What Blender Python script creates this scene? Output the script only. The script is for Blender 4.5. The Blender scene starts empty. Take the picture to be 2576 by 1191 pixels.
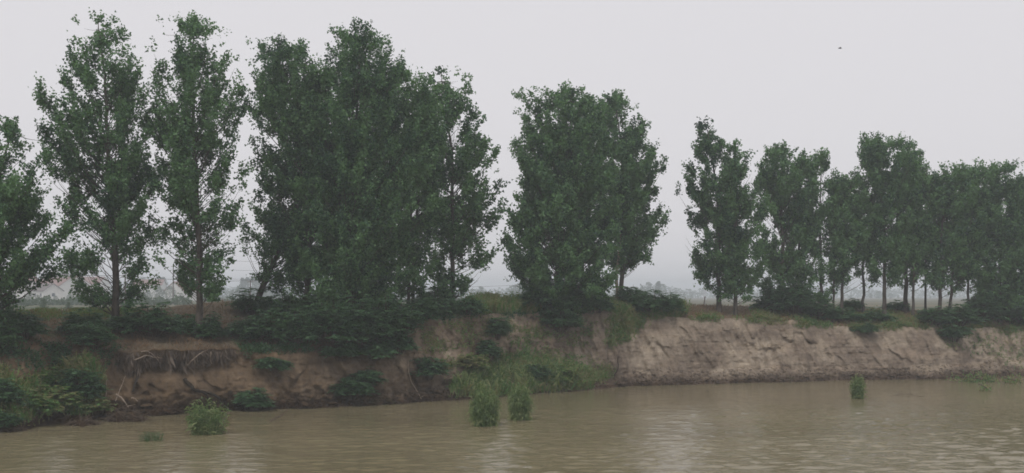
import bpy, math, random
import numpy as np
from mathutils import Vector

random.seed(7)
RS = np.random.RandomState(11)
scene = bpy.context.scene
COL = scene.collection

# ------------------------------------------------------------------ camera, sky, sun, exposure
F, CX, HY, CZ = 3000.0, 1288.0, 745.0, 6.0      # focal length, centre and horizon measured on a 2576 px wide print
cam = bpy.data.cameras.new('camera')
cam.sensor_width = 36.0
cam.lens = 36.0 * F / 2576.0
cam.shift_y = (HY - 595.5) / 2576.0
cam.clip_start, cam.clip_end = 0.1, 6000.0
cam_o = bpy.data.objects.new('camera', cam)
cam_o.location = (0, 0, CZ)
cam_o.rotation_euler = (math.radians(90), 0, 0)
COL.objects.link(cam_o)
scene.camera = cam_o

SUN_EL, SUN_AZ = math.radians(58), math.radians(200)
world = bpy.data.worlds.new('World')
scene.world = world
world.use_nodes = True
wn, wl = world.node_tree.nodes, world.node_tree.links
wn.clear()
w_out = wn.new('ShaderNodeOutputWorld')
w_bg = wn.new('ShaderNodeBackground')
w_bg.inputs['Strength'].default_value = 0.1
w_sky = wn.new('ShaderNodeTexSky')
w_sky.sky_type = 'NISHITA'
w_sky.sun_disc = False
w_sky.sun_elevation = SUN_EL
w_sky.sun_rotation = SUN_AZ
w_sky.dust_density = 6.0
w_hsv = wn.new('ShaderNodeHueSaturation')
w_hsv.inputs['Saturation'].default_value = 0.35
w_mix = wn.new('ShaderNodeMixRGB')
w_mix.inputs['Fac'].default_value = 0.9
w_mix.inputs['Color2'].default_value = (7.98, 7.80, 8.08, 1)     # the overcast layer under the clear sky
wl.new(w_sky.outputs[0], w_hsv.inputs['Color'])
wl.new(w_hsv.outputs[0], w_mix.inputs['Color1'])
wl.new(w_mix.outputs[0], w_bg.inputs['Color'])
wl.new(w_bg.outputs[0], w_out.inputs['Surface'])

sun = bpy.data.lights.new('sun', 'SUN')
sun.energy = 1.1
sun.angle = math.radians(18)
sun.color = (1.0, 0.96, 0.9)
sun_o = bpy.data.objects.new('sun', sun)
sd = Vector((math.sin(SUN_AZ) * math.cos(SUN_EL), math.cos(SUN_AZ) * math.cos(SUN_EL), math.sin(SUN_EL)))
sun_o.rotation_euler = sd.to_track_quat('Z', 'Y').to_euler()
COL.objects.link(sun_o)

scene.view_settings.view_transform = 'Standard'
scene.view_settings.look = 'None'
scene.view_settings.gamma = 1.0
scene.view_settings.exposure = 0.0
scene.view_settings.use_curve_mapping = False
cy = scene.cycles
cy.max_bounces = 5
cy.diffuse_bounces = 3
cy.glossy_bounces = 2
cy.transmission_bounces = 3
cy.volume_bounces = 1
cy.transparent_max_bounces = 4
cy.use_adaptive_sampling = True
cy.adaptive_threshold = 0.015
cy.use_denoising = True
cy.sample_clamp_indirect = 4.0
cy.filter_width = 1.7


# ------------------------------------------------------------------ noise
def _hash(ix, iy, iz, seed):
    h = (ix.astype(np.int64) * 374761393 + iy.astype(np.int64) * 668265263 + iz.astype(np.int64) * 2147483647 + seed * 974634777) & 0xffffffff
    h = ((h ^ (h >> 13)) * 1274126177) & 0xffffffff
    h = ((h ^ (h >> 16)) * 2246822519) & 0xffffffff
    h = h ^ (h >> 15)
    return (h & 0xffffff) / float(0xffffff)


def vnoise(x, y, z, seed=0):
    x, y, z = np.broadcast_arrays(np.asarray(x, float), np.asarray(y, float), np.asarray(z, float))
    ix, iy, iz = np.floor(x), np.floor(y), np.floor(z)
    fx, fy, fz = x - ix, y - iy, z - iz
    fx, fy, fz = [f * f * f * (f * (f * 6 - 15) + 10) for f in (fx, fy, fz)]
    r = 0
    for dx in (0, 1):
        wx = fx if dx else 1 - fx
        for dy in (0, 1):
            wy = fy if dy else 1 - fy
            for dz in (0, 1):
                wz = fz if dz else 1 - fz
                r = r + wx * wy * wz * _hash(ix + dx, iy + dy, iz + dz, seed)
    return r * 2 - 1


def fbm(x, y, z, oct=4, seed=0, gain=0.5):
    r, a, t = 0, 1.0, 0
    for k in range(oct):
        r = r + a * vnoise(x * 2 ** k + 17.3 * k, y * 2 ** k + 5.1 * k, z * 2 ** k - 9.7 * k, seed + k)
        t += a
        a *= gain
    return r / t


# ------------------------------------------------------------------ mesh helpers
def link_mesh(name, me, mat, parent=None):
    if mat is not None and not me.materials:
        me.materials.append(mat)
    o = bpy.data.objects.new(name, me)
    COL.objects.link(o)
    if parent is not None:
        o.parent = parent
    return o


def np_mesh(name, verts, faces, smooth=True, attrs=None):
    """verts (N,3); faces (M,k) with one k."""
    me = bpy.data.meshes.new(name)
    verts = np.asarray(verts, np.float32)
    faces = np.asarray(faces, np.int32)
    m, k = faces.shape
    me.vertices.add(len(verts))
    me.vertices.foreach_set('co', verts.ravel())
    me.loops.add(m * k)
    me.loops.foreach_set('vertex_index', faces.ravel())
    me.polygons.add(m)
    me.polygons.foreach_set('loop_start', np.arange(0, m * k, k, dtype=np.int32))
    me.polygons.foreach_set('loop_total', np.full(m, k, np.int32))
    me.polygons.foreach_set('use_smooth', np.full(m, smooth, bool))
    for nm, (dom, data) in (attrs or {}).items():
        a = me.attributes.new(nm, 'FLOAT', dom)
        a.data.foreach_set('value', np.asarray(data, np.float32))
    me.update(calc_edges=True)
    return me


class Geo:
    """collects quads"""
    def __init__(self):
        self.v, self.f, self.n = [], [], 0

    def add(self, v, f):
        v = np.asarray(v, float)
        self.v.append(v)
        self.f.append(np.asarray(f, int) + self.n)
        self.n += len(v)

    def tube(self, pts, rad, sides=6, cap=True):
        pts = np.asarray(pts, float)
        n = len(pts)
        rad = np.broadcast_to(np.asarray(rad, float), (n,))
        tan = np.gradient(pts, axis=0)
        tan /= np.linalg.norm(tan, axis=1)[:, None] + 1e-9
        ref = np.array([0, 0, 1.0]) if abs(tan[0][2]) < 0.8 else np.array([1.0, 0, 0])
        a = np.cross(tan, ref)
        a /= np.linalg.norm(a, axis=1)[:, None] + 1e-9
        b = np.cross(tan, a)
        th = np.arange(sides) * 2 * math.pi / sides
        ring = a[:, None, :] * np.cos(th)[None, :, None] + b[:, None, :] * np.sin(th)[None, :, None]
        v = (pts[:, None, :] + ring * rad[:, None, None]).reshape(-1, 3)
        i = np.arange(n - 1)[:, None] * sides
        j = np.arange(sides)[None, :]
        j2 = (j + 1) % sides
        f = np.stack([i + j, i + j2, i + sides + j2, i + sides + j], -1).reshape(-1, 4)
        self.add(v, f)

    def box(self, c, s, rz=0.0):
        c, s = np.asarray(c, float), np.asarray(s, float) / 2
        q = np.array([[x, y, z] for x in (-1, 1) for y in (-1, 1) for z in (-1, 1)]) * s
        cr, sr = math.cos(rz), math.sin(rz)
        q = np.stack([q[:, 0] * cr - q[:, 1] * sr, q[:, 0] * sr + q[:, 1] * cr, q[:, 2]], 1) + c
        self.add(q, [[0, 1, 3, 2], [4, 6, 7, 5], [0, 4, 5, 1], [2, 3, 7, 6], [0, 2, 6, 4], [1, 5, 7, 3]])

    def mesh(self, name, smooth=True, attrs=None):
        return np_mesh(name, np.concatenate(self.v), np.concatenate(self.f), smooth, attrs)


def leaf_mesh(name, pos, tip, size, width=0.9, fold=0.12, rs=RS, rnd=None, tri=False):
    """one folded four-cornered leaf per position"""
    n = len(pos)
    tip = tip / (np.linalg.norm(tip, axis=1)[:, None] + 1e-9)
    q = rs.normal(size=(n, 3))
    b = np.cross(tip, q)
    b /= np.linalg.norm(b, axis=1)[:, None] + 1e-9
    nn = np.cross(tip, b)
    s = np.broadcast_to(np.asarray(size, float), (n,))[:, None]
    if rnd is None:
        rnd = rs.rand(n)
    if tri:      # deltoid leaf
        v = np.stack([pos + b * s * width * .5, pos + tip * s, pos - b * s * width * .5], 1).reshape(-1, 3)
        return np_mesh(name, v, np.arange(n * 3).reshape(n, 3), False, {'rnd': ('FACE', rnd)})
    v = np.stack([pos,
                  pos + tip * s * .42 + b * s * width * .5 + nn * s * fold,
                  pos + tip * s,
                  pos + tip * s * .42 - b * s * width * .5 + nn * s * fold], 1).reshape(-1, 3)
    f = np.arange(n * 4).reshape(n, 4)
    return np_mesh(name, v, f, False, {'rnd': ('FACE', rnd)})


def tag(o, label=None, cat=None, group=None, kind=None):
    if label:
        o['label'] = label
    if cat:
        o['category'] = cat
    if group:
        o['group'] = group
    if kind:
        o['kind'] = kind
    return o


def thing(name, loc, label, cat, group=None, rz=0.0):
    o = bpy.data.objects.new(name, None)
    o.empty_display_size = 0.3
    o.location = loc
    o.rotation_euler = (0, 0, rz)
    COL.objects.link(o)
    return tag(o, label, cat, group)


# ------------------------------------------------------------------ materials
def new_mat(name):
    m = bpy.data.materials.new(name)
    m.use_nodes = True
    nt = m.node_tree
    b = nt.nodes['Principled BSDF']
    return m, nt, b


def N(nt, kind, **kw):
    n = nt.nodes.new(kind)
    for k, v in kw.items():
        if k.startswith('i_'):
            n.inputs[k[2:].replace('_', ' ')].default_value = v
        else:
            setattr(n, k, v)
    return n


def ramp(nt, fac, stops):
    r = nt.nodes.new('ShaderNodeValToRGB')
    e = r.color_ramp.elements
    while len(e) < len(stops):
        e.new(0.5)
    for i, (p, c) in enumerate(stops):
        e[i].position = p
        e[i].color = (*c, 1)
    nt.links.new(fac, r.inputs[0])
    return r.outputs[0]


def mixc(nt, fac, a, b, mode='MIX'):
    n = nt.nodes.new('ShaderNodeMixRGB')
    n.blend_type = mode
    for s, v in ((0, fac), (1, a), (2, b)):
        if hasattr(v, 'is_linked'):
            nt.links.new(v, n.inputs[s])
        elif s == 0:
            n.inputs[0].default_value = v
        else:
            n.inputs[s].default_value = (*v, 1)
    return n.outputs[0]


def math_n(nt, op, a, b=0.0, clamp=False):
    n = nt.nodes.new('ShaderNodeMath')
    n.operation = op
    n.use_clamp = clamp
    for s, v in ((0, a), (1, b)):
        if hasattr(v, 'is_linked'):
            nt.links.new(v, n.inputs[s])
        else:
            n.inputs[s].default_value = v
    return n.outputs[0]


def leaf_mat(name, stops, trans=0.25, rough=0.55, clump=0.5):
    m, nt, b = new_mat(name)
    at = N(nt, 'ShaderNodeAttribute', attribute_name='rnd')
    geo = N(nt, 'ShaderNodeNewGeometry')
    no = N(nt, 'ShaderNodeTexNoise')
    no.inputs['Scale'].default_value = 0.55
    no.inputs['Detail'].default_value = 2
    nt.links.new(geo.outputs['Position'], no.inputs['Vector'])
    oi = N(nt, 'ShaderNodeObjectInfo')
    f = math_n(nt, 'ADD', math_n(nt, 'MULTIPLY', at.outputs['Fac'], 1 - clump),
               math_n(nt, 'MULTIPLY', math_n(nt, 'MULTIPLY_ADD', no.outputs[0], 1.8), clump))
    nt.nodes[-1]
    c = ramp(nt, f, stops)
    nt.links.new(c, b.inputs['Base Color'])
    b.inputs['Roughness'].default_value = rough
    b.inputs['Specular IOR Level'].default_value = 0.35
    tr = N(nt, 'ShaderNodeBsdfTranslucent')
    tc = mixc(nt, 1.0, c, (1.3, 1.5, 0.6), 'MULTIPLY')
    nt.links.new(tc, tr.inputs['Color'])
    mx = N(nt, 'ShaderNodeMixShader')
    mx.inputs[0].default_value = trans
    nt.links.new(b.outputs[0], mx.inputs[1])
    nt.links.new(tr.outputs[0], mx.inputs[2])
    nt.links.new(mx.outputs[0], nt.nodes['Material Output'].inputs['Surface'])
    return m


M_POPLAR = leaf_mat('poplar_leaf', clump=.3, stops=[(0.08, (.007, .023, .016)), (0.35, (.016, .047, .028)), (0.62, (.038, .096, .046)), (0.95, (.105, .205, .082))])
M_SHRUB = leaf_mat('shrub_leaf', [(0.1, (.009, .024, .015)), (0.45, (.020, .052, .029)), (0.9, (.075, .155, .070))], clump=.35)
M_REED = leaf_mat('reed_leaf', [(0.1, (.045, .092, .03)), (0.6, (.105, .18, .055)), (0.97, (.26, .29, .13))], clump=.2)
M_WEED = leaf_mat('weed_leaf', [(0.1, (.026, .066, .024)), (0.5, (.062, .145, .042)), (0.85, (.115, .23, .065)), (1.0, (.22, .21, .10))], clump=.5)
M_DRY = leaf_mat('dry_grass', [(0.1, (.045, .065, .03)), (0.45, (.09, .09, .05)), (0.8, (.16, .135, .085)), (1.0, (.22, .13, .07))], trans=.1, clump=.6)
M_FAR = leaf_mat('far_leaf', [(0.1, (.025, .05, .028)), (1.0, (.06, .10, .05))])
M_ROOT = leaf_mat('root_fibre', [(0.1, (.035, .025, .018)), (0.6, (.075, .053, .038)), (1.0, (.14, .105, .078))], trans=.02, clump=.4)


def bark(name, a, b_, sc=6.0):
    m, nt, b = new_mat(name)
    tc = N(nt, 'ShaderNodeNewGeometry')
    mp = N(nt, 'ShaderNodeMapping')
    mp.inputs['Scale'].default_value = (1, 1, .35)
    nt.links.new(tc.outputs['Position'], mp.inputs[0])
    no = N(nt, 'ShaderNodeTexNoise')
    no.inputs['Scale'].default_value = sc
    no.inputs['Detail'].default_value = 5
    nt.links.new(mp.outputs[0], no.inputs['Vector'])
    nt.links.new(ramp(nt, no.outputs[0], [(.3, a), (.7, b_)]), b.inputs['Base Color'])
    b.inputs['Roughness'].default_value = .9
    b.inputs['Specular IOR Level'].default_value = .1
    bp = N(nt, 'ShaderNodeBump')
    bp.inputs['Strength'].default_value = .6
    bp.inputs['Distance'].default_value = .03
    nt.links.new(no.outputs[0], bp.inputs['Height'])
    nt.links.new(bp.outputs[0], b.inputs['Normal'])
    return m


M_BARK = bark('poplar_bark', (.05, .042, .036), (.13, .11, .095))
M_DEAD = bark('dead_wood', (.22, .17, .13), (.38, .31, .25), 9)
M_DARKWOOD = bark('wet_root', (.025, .02, .016), (.06, .048, .038), 9)
M_TWIG = bark('brown_twig', (.06, .045, .035), (.14, .105, .08), 9)


def plain(name, c, rough=.8, var=.25, sc=1.5):
    m, nt, b = new_mat(name)
    tc = N(nt, 'ShaderNodeNewGeometry')
    no = N(nt, 'ShaderNodeTexNoise')
    no.inputs['Scale'].default_value = sc
    no.inputs['Detail'].default_value = 4
    nt.links.new(tc.outputs['Position'], no.inputs['Vector'])
    lo = tuple(x * (1 - var) for x in c)
    hi = tuple(min(1, x * (1 + var)) for x in c)
    nt.links.new(ramp(nt, no.outputs[0], [(.3, lo), (.7, hi)]), b.inputs['Base Color'])
    b.inputs['Roughness'].default_value = rough
    b.inputs['Specular IOR Level'].default_value = .2
    return m


M_PLASTER = plain('white_plaster', (.72, .70, .67), var=.08)
M_TILE_RED = plain('red_roof_tile', (.24, .13, .11), var=.2)
M_TILE_BROWN = plain('brown_roof_tile', (.15, .12, .115), var=.2)
M_GLASS = plain('window_glass', (.05, .06, .07), rough=.2, var=.1)
M_DOORM = plain('door_paint', (.12, .08, .06))
M_POLE = plain('weathered_concrete', (.16, .14, .13), sc=4)
M_CABLE = plain('cable_rubber', (.03, .03, .03))
M_MAST = plain('pale_mast_paint', (.5, .52, .55), var=.05)
M_BIRD = plain('bird_feather', (.03, .03, .035))


def soil_nodes(nt, b, clod=False):
    """layered river silt: tan where dry, redder to the left end of the bank, dark at the waterline"""
    geo = N(nt, 'ShaderNodeNewGeometry')
    sep = N(nt, 'ShaderNodeSeparateXYZ')
    nt.links.new(geo.outputs['Position'], sep.inputs[0])

    def noise(scale, detail, stretch=(1, 1, 1), rough=.6):
        mp = N(nt, 'ShaderNodeMapping')
        mp.inputs['Scale'].default_value = stretch
        nt.links.new(geo.outputs['Position'], mp.inputs[0])
        no = N(nt, 'ShaderNodeTexNoise')
        no.inputs['Scale'].default_value = scale
        no.inputs['Detail'].default_value = detail
        no.inputs['Roughness'].default_value = rough
        nt.links.new(mp.outputs[0], no.inputs['Vector'])
        return no.outputs[0]
    big = noise(.35, 5, (1, 1, 1.4))
    strata = noise(1.0, 5, (.12, .12, 2.6))
    streak = noise(2.2, 5, (1, 1, .25))
    fine = noise(7, 6, (1, 1, 1), .7)
    dry = ramp(nt, big, [(.28, (.138, .110, .087)), (.42, (.222, .178, .140)), (.55, (.285, .236, .185)), (.72, (.41, .346, .275))])
    red = ramp(nt, big, [(.25, (.080, .056, .036)), (.5, (.13, .092, .058)), (.78, (.21, .155, .105))])
    side = math_n(nt, 'ADD', sep.outputs[0], math_n(nt, 'MULTIPLY', math_n(nt, 'SUBTRACT', big, .5), 10))
    side = N(nt, 'ShaderNodeMapRange').outputs[0] if False else side
    mr = N(nt, 'ShaderNodeMapRange')
    mr.inputs['From Min'].default_value = -12
    mr.inputs['From Max'].default_value = 5
    nt.links.new(side, mr.inputs['Value'])
    c = mixc(nt, mr.outputs[0], red, dry)
    st = ramp(nt, strata, [(.3, (.72, .70, .68)), (.5, (1, 1, 1)), (.7, (1.16, 1.13, 1.08))])
    c = mixc(nt, .75, c, st, 'MULTIPLY')
    sk = ramp(nt, streak, [(.3, (.62, .60, .58)), (.5, (1, 1, 1)), (.72, (1.18, 1.17, 1.15))])
    c = mixc(nt, .7, c, sk, 'MULTIPLY')
    fi = ramp(nt, fine, [(.3, (.68, .66, .64)), (.55, (1, 1, 1)), (.75, (1.22, 1.2, 1.18))])
    c = mixc(nt, .6, c, fi, 'MULTIPLY')
    blot = noise(1.1, 4, (1, 1, .8), .65)
    c = mixc(nt, .8, c, ramp(nt, blot, [(.36, (.66, .63, .60)), (.48, (1, 1, 1)), (.66, (1.15, 1.13, 1.10))]), 'MULTIPLY')
    # damp band just above the river
    wet = N(nt, 'ShaderNodeMapRange')
    wet.inputs['From Min'].default_value = .80
    wet.inputs['From Max'].default_value = .22
    nt.links.new(math_n(nt, 'ADD', sep.outputs[2], math_n(nt, 'MULTIPLY', math_n(nt, 'SUBTRACT', fine, .5), .9)), wet.inputs['Value'])
    c = mixc(nt, wet.outputs[0], c, mixc(nt, 1.0, c, (.30, .26, .24), 'MULTIPLY'))
    h = math_n(nt, 'ADD', math_n(nt, 'MULTIPLY', fine, .5), math_n(nt, 'ADD', math_n(nt, 'MULTIPLY', streak, .7), math_n(nt, 'MULTIPLY', strata, .5)))
    bp = N(nt, 'ShaderNodeBump')
    bp.inputs['Strength'].default_value = .9
    bp.inputs['Distance'].default_value = .12
    nt.links.new(h, bp.inputs['Height'])
    nt.links.new(bp.outputs[0], b.inputs['Normal'])
    b.inputs['Roughness'].default_value = .95
    b.inputs['Specular IOR Level'].default_value = .1
    return c, geo, sep, big, fine


def ground_mat():
    m, nt, b = new_mat('bank_soil')
    c, geo, sep, big, fine = soil_nodes(nt, b)
    top = N(nt, 'ShaderNodeAttribute', attribute_name='top')
    green = N(nt, 'ShaderNodeAttribute', attribute_name='green')
    field = N(nt, 'ShaderNodeAttribute', attribute_name='field')
    dirt = ramp(nt, fine, [(.3, (.085, .068, .045)), (.5, (.15, .118, .08)), (.7, (.22, .175, .125))])
    turf = ramp(nt, fine, [(.3, (.05, .07, .03)), (.5, (.085, .105, .045)), (.7, (.15, .15, .08))])
    nn = N(nt, 'ShaderNodeTexNoise')
    nn.inputs['Scale'].default_value = .5
    nn.inputs['Detail'].default_value = 5
    nt.links.new(geo.outputs['Position'], nn.inputs['Vector'])
    gmask = math_n(nt, 'MULTIPLY', math_n(nt, 'SUBTRACT', math_n(nt, 'ADD', nn.outputs[0], math_n(nt, 'MULTIPLY', green.outputs['Fac'], .9)), .78), 5, True)
    tcol = mixc(nt, gmask, dirt, turf)
    tm = math_n(nt, 'MULTIPLY', math_n(nt, 'SUBTRACT', math_n(nt, 'ADD', top.outputs['Fac'], math_n(nt, 'MULTIPLY', math_n(nt, 'SUBTRACT', nn.outputs[0], .5), .5)), .4), 5, True)
    c = mixc(nt, tm, c, tcol)
    # low green growth on the talus
    lowg = math_n(nt, 'MULTIPLY', math_n(nt, 'SUBTRACT', math_n(nt, 'ADD', nn.outputs[0], green.outputs['Fac']), 1.05), 4, True)
    c = mixc(nt, lowg, c, (.045, .065, .03))
    # fields: long strips of crop and stubble
    mp = N(nt, 'ShaderNodeMapping')
    mp.inputs['Scale'].default_value = (.004, .03, 0)
    nt.links.new(geo.outputs['Position'], mp.inputs[0])
    fn = N(nt, 'ShaderNodeTexNoise')
    fn.inputs['Scale'].default_value = 1.0
    fn.inputs['Detail'].default_value = 3
    nt.links.new(mp.outputs[0], fn.inputs['Vector'])
    fc = ramp(nt, fn.outputs[0], [(.30, (.06, .085, .045)), (.45, (.09, .10, .06)), (.55, (.17, .14, .095)), (.68, (.07, .10, .05))])
    c = mixc(nt, field.outputs['Fac'], c, fc)
    nt.links.new(c, b.inputs['Base Color'])
    return m


def clod_mat():
    m, nt, b = new_mat('earth_clod')
    c, *_ = soil_nodes(nt, b)
    nt.links.new(c, b.inputs['Base Color'])
    return m


M_GROUND = ground_mat()
M_CLOD = clod_mat()


def water_mat():
    m, nt, b = new_mat('muddy_water')
    geo = N(nt, 'ShaderNodeNewGeometry')

    def noise(scale, detail, stretch, rough=.5, dist=0.0):
        mp = N(nt, 'ShaderNodeMapping')
        mp.inputs['Scale'].default_value = stretch
        mp.inputs['Rotation'].default_value = (0, 0, math.radians(7))
        nt.links.new(geo.outputs['Position'], mp.inputs[0])
        no = N(nt, 'ShaderNodeTexNoise')
        no.inputs['Scale'].default_value = scale
        no.inputs['Detail'].default_value = detail
        no.inputs['Roughness'].default_value = rough
        no.inputs['Distortion'].default_value = dist
        nt.links.new(mp.outputs[0], no.inputs['Vector'])
        return no.outputs[0]
    body = noise(.05, 4, (1, 1.6, 1))
    c = ramp(nt, body, [(.3, (.182, .155, .090)), (.7, (.235, .200, .120))])
    nt.links.new(c, b.inputs['Base Color'])
    rip = noise(3.4, 3, (.8, 1.5, 1), .55, .3)
    chop = noise(1.5, 2, (.7, 1.5, 1), .5)
    gust = noise(.06, 3, (.7, 1.3, 1), .5)
    amp = N(nt, 'ShaderNodeMapRange')
    amp.inputs['From Min'].default_value = .35
    amp.inputs['From Max'].default_value = .65
    amp.inputs['To Min'].default_value = .45
    amp.inputs['To Max'].default_value = 1.25
    nt.links.new(gust, amp.inputs['Value'])
    h = math_n(nt, 'ADD', math_n(nt, 'MULTIPLY', rip, .034), math_n(nt, 'MULTIPLY', chop, .0))
    h = math_n(nt, 'MULTIPLY', h, amp.outputs[0])
    bp = N(nt, 'ShaderNodeBump')
    bp.inputs['Strength'].default_value = 1.0
    bp.inputs['Distance'].default_value = 1.0
    nt.links.new(h, bp.inputs['Height'])
    nt.links.new(bp.outputs[0], b.inputs['Normal'])
    b.inputs['Roughness'].default_value = .06
    b.inputs['IOR'].default_value = 1.33
    return m


M_WATER = water_mat()
WAVE = 0.10

# ------------------------------------------------------------------ the ground: river bed, eroded bank, levee and fields in one sheet
TAB = np.array([
    # X     Yw    Ytoe ddtoe Ylip ddlip Ycrest ddcrest
    [-2600, 1150, 1060, 2.2, 900, 4.0, 790, 10],
    [-700, 1120, 1030, 2.2, 890, 4.0, 788, 10],
    [-150, 1095, 1010, 2.2, 885, 3.8, 785, 9],
    [0, 1085, 1000, 2.2, 880, 3.8, 785, 9],
    [60, 1082, 990, 2.4, 872, 4.0, 784, 9.5],
    [130, 1066, 985, 2.2, 866, 4.0, 782, 10],
    [220, 1060, 995, 1.5, 872, 3.0, 780, 9.5],
    [275, 1048, 1030, .7, 880, 1.5, 778, 9],
    [400, 1047, 1030, .8, 880, 1.3, 775, 10],
    [470, 1041, 1024, .8, 884, 1.4, 766, 11],
    [560, 1035, 1019, .8, 882, 1.5, 757, 11],
    [700, 1030, 1014, .8, 878, 1.6, 760, 11],
    [850, 1025, 1003, 1.0, 872, 1.8, 766, 10],
    [990, 1017, 990, 1.2, 862, 2.0, 770, 9],
    [1060, 1012, 985, 1.5, 806, 3.0, 768, 8],
    [1150, 1008, 950, 2.5, 792, 4.0, 765, 8],
    [1300, 995, 912, 3.6, 786, 5.2, 766, 8.5],
    [1450, 984, 922, 3.0, 784, 5.0, 766, 9],
    [1520, 978, 945, 1.8, 786, 4.2, 768, 9],
    [1600, 971, 940, 1.5, 790, 4.0, 768, 9],
    [1700, 970, 936, 1.8, 796, 4.0, 768, 9],
    [1850, 965, 930, 1.8, 800, 4.0, 769, 9],
    [2000, 962, 928, 1.8, 812, 4.0, 774, 10],
    [2150, 957, 925, 2.0, 822, 4.3, 778, 11],
    [2350, 955, 920, 2.0, 820, 4.5, 779, 11],
    [2576, 947, 915, 2.0, 832, 4.3, 785, 10],
    [3400, 925, 900, 2.0, 830, 4.5, 785, 10],
    [5200, 905, 885, 2.0, 822, 4.5, 780, 10]], float)

cols = np.concatenate([np.arange(-2600, -300, 40.), np.arange(-300, 2880, 3.3), np.arange(2880, 5201, 40.)])


def tab(k, X=None):
    x = cols if X is None else X
    v = np.interp(x, TAB[:, 0], TAB[:, k])
    v2 = (np.interp(x - 18, TAB[:, 0], TAB[:, k]) + np.interp(x + 18, TAB[:, 0], TAB[:, k]) + v) / 3
    return v2


Dw = 18000.0 / (tab(1) - HY)
along = np.cumsum(np.concatenate([[0], np.hypot(np.diff((cols - CX) / F * Dw), np.diff(Dw))]))    # metres along the waterline
Dw = Dw + 0.35 * fbm(along / 2.6, 0 * along, 0, 4, 3)
ztoe = 6 - (tab(2) - HY) / F * (Dw + tab(3))
zlip = 6 - (tab(4) - HY) / F * (Dw + tab(5))
zcr = 6 - (tab(6) - HY) / F * (Dw + tab(7))
jl = fbm(along / 1.9, 1.5 + 0 * along, 0, 4, 21)
ddtoe = tab(3) * (1 + .25 * fbm(along / 3., 4. + 0 * along, 0, 3, 5))
ztoe = ztoe * (1 + .45 * fbm(along / 2.2, 9. + 0 * along, 0, 4, 6))
ddlip = tab(5) + .65 * jl
zlip = zlip + .26 * fbm(along / 1.6, 7. + 0 * along, 0, 4, 22)
ddcr, ddlip = tab(7), np.maximum(ddlip, ddtoe + .25)
zcr = zcr + .10 * fbm(along / 5., 2. + 0 * along, 0, 3, 23)
FIELD_Z = 4.2

seg = []        # rows: (depth, z, cliffness, top, field)
for t in np.linspace(0, 1, 8)[:-1]:
    seg.append((Dw - 9 * (1 - t), -1.6 * (1 - t) ** .7 * np.ones_like(Dw), 0 * Dw, 0, 0))
for t in np.linspace(0, 1, 26)[:-1]:
    seg.append((Dw + ddtoe * t, ztoe * t ** .8, .55 * min(1, t * 6) * np.ones_like(Dw), 0, 0))
nC = 72
for t in np.linspace(0, 1, nC)[:-1]:
    over = .75 * np.clip(1.3 - np.abs(cols - 430) / 170, 0, 1) * math.exp(-((t - .70) / .19) ** 2)
    seg.append((Dw + ddtoe + (ddlip - ddtoe) * (t ** 1.25) + over * 1.2, ztoe + (zlip - ztoe) * t, (.55 + .45 * math.sin(t * math.pi)) * np.ones_like(Dw), 0, 0))
for t in np.linspace(0, 1, 46)[:-1]:
    s = 1 - (1 - t) ** 1.35
    seg.append((Dw + ddlip + (ddcr - ddlip) * t, zlip + (zcr - zlip) * s, .55 * max(0, 1 - t * 7) * np.ones_like(Dw), min(1, .2 + t * 9), 0))
for t in np.linspace(0, 1, 10)[:-1]:
    s = t * t * (3 - 2 * t)
    seg.append((Dw + ddcr + 9 * t, zcr + (FIELD_Z - zcr) * s, 0 * Dw, 1, 0))
for k, yy in enumerate((0, 4, 12, 25, 50, 90, 150, 240, 380, 600, 950, 1500)):
    dd = Dw + ddcr + 9
    g = yy / 1500.
    seg.append((dd + yy + g * (1560 - 1500 - dd), FIELD_Z * np.ones_like(Dw), 0 * Dw, 1, min(1, k / 2.)))
NR, NC = len(seg), len(cols)
GD = np.array([s[0] for s in seg])
GZ = np.array([s[1] for s in seg])
GC = np.array([s[2] for s in seg])
GT = np.array([np.full(NC, s[3], float) for s in seg])
GFd = np.array([np.full(NC, s[4], float) for s in seg])
GX = (cols[None, :] - CX) / F * GD
U = np.broadcast_to(along, GD.shape)
# erosion relief, pushed towards or away from the river
leftm = np.clip((1000 - cols) / 300, 0, 1)[None, :]
rid = 1 - np.abs(fbm(U / 1.7 + .35 * GZ, GZ / 5.5, 0, 4, 31)) * 2.2
gul = fbm((U + .5 * GZ) / .55, GZ / 2.8, 0, 4, 33, .6)
strat = fbm(U / 6., GZ / .22, 0, 3, 35)
lump = np.abs(fbm(U / .55, GZ / .4, GD / .9, 4, 37)) * 2
lowmask = np.clip((1.5 - GZ) / 1.2, 0, 1) * np.clip(GZ * 6, 0, 1)


def plates(u, z, cu, cz, seed):
    """broken soil faces: every cell its own offset and tilt"""
    uu, zz_ = u / cu, z / cz
    iu, iz = np.floor(uu), np.floor(zz_)
    best = np.full(u.shape, 1e9)
    val = np.zeros(u.shape)
    for a in (-1, 0, 1):
        for b in (-1, 0, 1):
            ci, cj = iu + a, iz + b
            px = ci + _hash(ci, cj, 0 * ci, seed)
            pz = cj + _hash(ci, cj, 0 * ci + 1, seed)
            dd_ = np.hypot(uu - px, zz_ - pz)
            o = _hash(ci, cj, 0 * ci + 2, seed) - .5 + (uu - px) * (_hash(ci, cj, 0 * ci + 3, seed) - .5) * 1.3 - (zz_ - pz) * (.2 + .6 * _hash(ci, cj, 0 * ci + 4, seed))
            m_ = dd_ < best
            best = np.where(m_, dd_, best)
            val = np.where(m_, o, val)
    return val


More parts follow.
